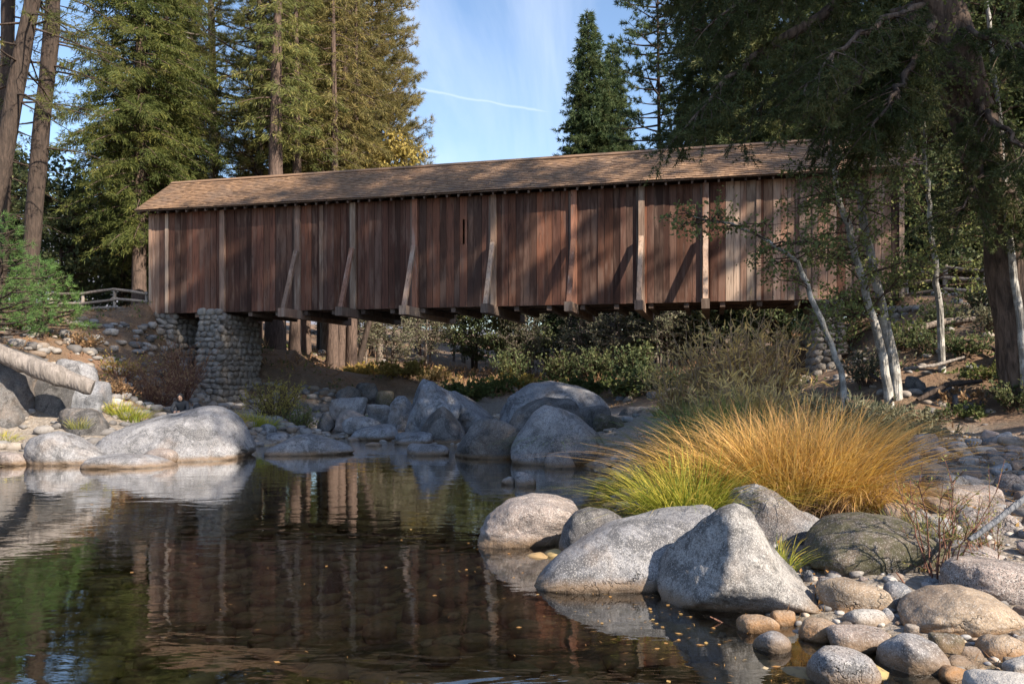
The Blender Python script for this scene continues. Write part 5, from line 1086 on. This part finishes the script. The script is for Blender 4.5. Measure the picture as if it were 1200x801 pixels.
def floating():
    r_ = np.random.default_rng(44); P = []
    for cx, cy, sx, sy, n in [(1.1, 7.6, .5, .6, 70), (.2, 9.3, .7, .5, 50), (1.5, 6.2, .5, .6, 70), (-1, 8, 3, 2.5, 60), (1.4, 12.5, .6, 2, 50), (-5, 15, 3, 4, 40)]: P.append(np.stack([r_.normal(cx, sx, n), r_.normal(cy, sy, n), np.full(n, .006)], 1))
    P = np.vstack(P); P = P[ground(P[:, 0], P[:, 1]) < -.03]; D = r_.normal(size=P.shape); D[:, 2] = 0; n = len(P); D /= np.linalg.norm(D, axis=1)[:, None]; S = np.stack([-D[:, 1], D[:, 0], 0*D[:, 0]], 1); L_ = r_.uniform(.02, .08, (n, 1)); W_ = np.where(r_.uniform(size=(n, 1)) < .25, .018, .003)
    V = np.stack([P-D*L_/2, P+S*W_, P+D*L_/2, P-S*W_], 1).reshape(-1, 3); o = obj('floating_debris', mesh_np('floating_debris', V, np.arange(n*4).reshape(-1, 4), False, [L_fall])); tag(o, 'needles and small leaves floating on the still pool', 'debris', kind='stuff')
floating()
# ---------------------------------------------------------------- logs, sticks, stump
def log(name, label, cat, pts, rad, mat, n=16, wob=.28, seed=1):
    P = [Vector(p) for p in pts]; b = P[0]; g = Geo(); t = np.linspace(0, len(P)-1, 24); A = np.array([p-b for p in P]); Q = np.stack([np.interp(t, np.arange(len(P)), A[:, k]) for k in range(3)], 1); Q += np.random.default_rng(seed).normal(size=Q.shape)*rad[0]*.04
    g.tube(Q, np.interp(t, np.arange(len(P)), rad), n, wob, seed); return tag(obj(name, g.mesh(name, True, [mat]), loc=b), label, cat)
log('driftwood_log', 'bleached fallen log resting on the left boulders', 'log', [px(-30, 402, 21.5), px(10, 418, 21.8), px(60, 437, 22), px(108, 454, 22.3)], [.22, .24, .25, .2], M_drift, 16)
log('bleached_stick', 'bluish bleached stick slanting through the cobbles at the right edge', 'stick', [px(1136, 632, 7.2), px(1165, 612, 7.3), px(1215, 572, 7.5)], [.022, .026, .03], M_stick, 8)
log('fallen_log', 'pale broken log end on the sandy bank before the thicket', 'log', [px(762, 466, 28), px(790, 462, 28.3), px(822, 470, 28.6)], [.24, .26, .2], M_drift, 12)
log('tree_stump', 'reddish rounded stump above the sandy bank before the thicket', 'stump', [px(764, 444, 29.5), px(773, 448, 29.3), px(782, 452, 29)], [.3, .28, .2], M_barkr, 10)
log('fallen_log', 'long dead log lying across the top of the right dirt slope', 'log', [px(1062, 388, 23.5), px(1110, 376, 24), px(1180, 372, 23.5)], [.09, .11, .1], M_barkl, 8)
log('fallen_branch', 'grey dead branch on the right slope near the ledge', 'branch', [px(1060, 432, 20.3), px(1095, 428, 20.6), px(1130, 418, 21)], [.05, .05, .03], M_drift, 6)
for i, (L_, rd, lb) in enumerate([([(1075, 470, 18.9), (1110, 452, 19.1), (1150, 448, 19.3)], [.05, .07, .05], 'dark root snaking over the ledge above the cobble bank'), ([(1130, 400, 22), (1165, 410, 21), (1200, 440, 19.6)], [.05, .06, .08], 'dark root running down to the foot of the leaning trunk'), ([(1020, 440, 20.5), (1040, 452, 19.8), (1048, 470, 19)], [.04, .05, .04], 'exposed root below the twin alder trunks')]):
    log('tree_root', lb, 'root', [px(*q)+Vector((0, 0, .03)) for q in L_], rd, M_bark, 7)
for i, (x, y, X2, Y2, D, lb) in enumerate([(832, 722, 868, 738, 6.9, 'orange brown pine twig floating beside the flat cream stone'), (940, 690, 972, 712, 7.6, 'thin brown twig lying right of the peaked boulder'), (1050, 670, 1066, 690, 7.5, 'thin pinkish twig leaning over the round blue grey stone')]):
    log('pine_twig', lb, 'twig', [px(x, y, D), px((x+X2)/2, (y+Y2)/2+1, D), px(X2, Y2, D)], [.008, .007, .004], M_redtwig, 5)
# ---------------------------------------------------------------- person behind the boulder
def skin(name, verts, edges, rads, mat, parent, lv=2, root=0):
    me = bpy.data.meshes.new(name); me.from_pydata(verts, edges, []); me.update(); o = obj(name, me, parent)
    sk = o.modifiers.new('skin', 'SKIN'); sd = me.skin_vertices[0].data
    for i, r_ in enumerate(rads): sd[i].radius = (r_, r_) if not isinstance(r_, tuple) else r_
    sd[root].use_root = True; ss = o.modifiers.new('s', 'SUBSURF'); ss.levels = lv; ss.render_levels = lv; sk.use_smooth_shade = True; me.materials.append(mat); return o
def person():
    p = px(212, 500, 24.6); zg = px(212, 462, 24.6).z-1.14; t = empty('person', (p.x, p.y, zg), R(8), 'person in a dark hooded jacket crouching low behind the large smooth boulder', 'person')
    jk = plain('dark_jacket', (.015, .02, .03), .8); skm = plain('skin', (.42, .27, .2), .55); hair = plain('black_hood', (.008, .008, .01), .7); tr_ = plain('dark_trousers', (.02, .025, .04), .85); sh = plain('dark_shoes', (.02, .015, .012), .6)
    # seated, knees up, head bowed towards the camera (camera is towards -y)
    V = [(0, .10, .42), (0, .12, .60), (0, .06, .78), (0, .0, .90), (0, -.03, .97), (-.17, .0, .87), (-.24, -.12, .68), (-.14, -.32, .60), (-.08, -.40, .62), (.17, .0, .87), (.24, -.12, .68), (.14, -.32, .60), (.08, -.40, .62), (-.10, .08, .40), (-.13, -.30, .52), (-.12, -.26, .12), (.10, .08, .40), (.13, -.30, .52), (.12, -.26, .12), (-.12, -.42, .05), (.12, -.42, .05)]
    E = [(0, 1), (1, 2), (2, 3), (3, 4), (3, 5), (5, 6), (6, 7), (7, 8), (3, 9), (9, 10), (10, 11), (11, 12), (0, 13), (13, 14), (14, 15), (15, 19), (0, 16), (16, 17), (17, 18), (18, 20)]
    skin('body', V, E, [.15, .14, .15, .12, .06, .08, .055, .045, .035, .08, .055, .045, .035, .10, .075, .05, .10, .075, .05, .04, .04], jk, t)
    V0, F0 = ico(4); H = V0*np.array([.078, .098, .115]); H[:, 1] -= .03*np.clip(-V0[:, 2], 0, 1)*(V0[:, 1] < 0)
    nz_ = np.exp(-((V0[:, 0]/.16)**2+((V0[:, 2]+.08)/.22)**2))*(V0[:, 1] < 0); H[:, 1] -= nz_*.022
    ey = np.exp(-(((np.abs(V0[:, 0])-.38)/.14)**2+((V0[:, 2]-.12)/.1)**2))*(V0[:, 1] < 0); H[:, 1] += ey*.012
    me = mesh_np('head', H, F0, True, [skm]); hd = obj('head', me, t, (0, -.07, 1.05), (R(28), 0, 0))
    for sx in (-1, 1): obj('eye', mesh_np('eye', ico(2)[0]*.011, ico(2)[1], True, [hair]), hd, (sx*.03, -.088, .014))
    obj('mouth', mesh_np('mouth', ico(2)[0]*np.array([.024, .008, .006]), ico(2)[1], True, [plain('lips', (.3, .12, .1))]), hd, (0, -.092, -.05))
    k = ~((V0[:, 1] < -.45) & (np.abs(V0[:, 0]) < .66) & (V0[:, 2] < .5)); Fk = F0[np.all(k[F0], 1)]
    Hh = V0*np.array([.105, .12, .14]); Hh[:, 2] -= .03*(V0[:, 2] < -.5); obj('hood', mesh_np('hood', Hh, Fk, True, [hair]), t, (0, -.045, 1.05), (R(24), 0, 0))
    for sx in (-1, 1):
        hv = [(sx*.08, -.40, .62), (sx*.055, -.455, .62)]; hr = [.03, .032]; he = [(0, 1)]; n = 2
        for i in range(4):
            b = np.array([sx*(.03+.016*i), -.475, .625]); hv += [tuple(b), tuple(b+[0, -.03, -.012]), tuple(b+[0, -.04, -.035])]; hr += [.0095, .009, .007]; he += [(1, n), (n, n+1), (n+1, n+2)]; n += 3
        hv += [(sx*.03, -.44, .645), (sx*.015, -.46, .645)]; hr += [.011, .008]; he += [(0, n), (n, n+1)]
        skin('hand', hv, he, hr, skm, t)
    return t
person()
g = Geo(); P = px(232, 478, 24.2); bz = px(232, 473, 24.2).z
g.tube([(0, 0, -.95), (0, 0, -.6), (0, 0, -.3), (0, 0, -.1), (0, .02, -.02), (0, .03, 0)], [.15, .17, .18, .15, .09, .02], 14, .1, 3)
bp = obj('backpack', g.mesh('backpack', True, [plain('black_nylon', (.012, .012, .014), .6)]), loc=(P.x, P.y, bz)); tag(bp, 'dark rounded bag top showing over the boulder beside the crouching person', 'bag')
# ---------------------------------------------------------------- tall trees on the near bank, behind and beside the viewer: they throw the broken shade
near = [(23, 3, 1.15, slim), (24, 6.5, 1.1, slim), (25, 15.5, .9, slim), (33, 10, 1.0, pineA), (26, -5, 1.2, pineA), (19, 6.5, 1.0, slim), (12, 7.5, 1.0, slim), (15.5, 3.5, 1.12, pineA), (20.5, 0, 1.2, pineB)]
for i, (X, Y, sc, pr_) in enumerate(near):
    copy_thing(pr_, (X, Y, gz(X, Y)-.2), i*1.9, sc, 'tall pine on the near bank beside and behind the viewer, out of the picture', 'pines on the near bank throwing the broken shade')
# look-alike cobbles of one spot are told apart by their size
same = {}
for o in bpy.data.objects:
    if o.name.startswith('cobble') and o.get('label'): same.setdefault(o['label'], []).append(o)
for lb, L in same.items():
    if len(L) in (2, 3):
        L.sort(key=lambda o: o.scale.x)
        for o, wd in zip(L, ['smaller', 'larger'] if len(L) == 2 else ['smallest', 'middling', 'largest']): o['label'] = wd+' '+lb
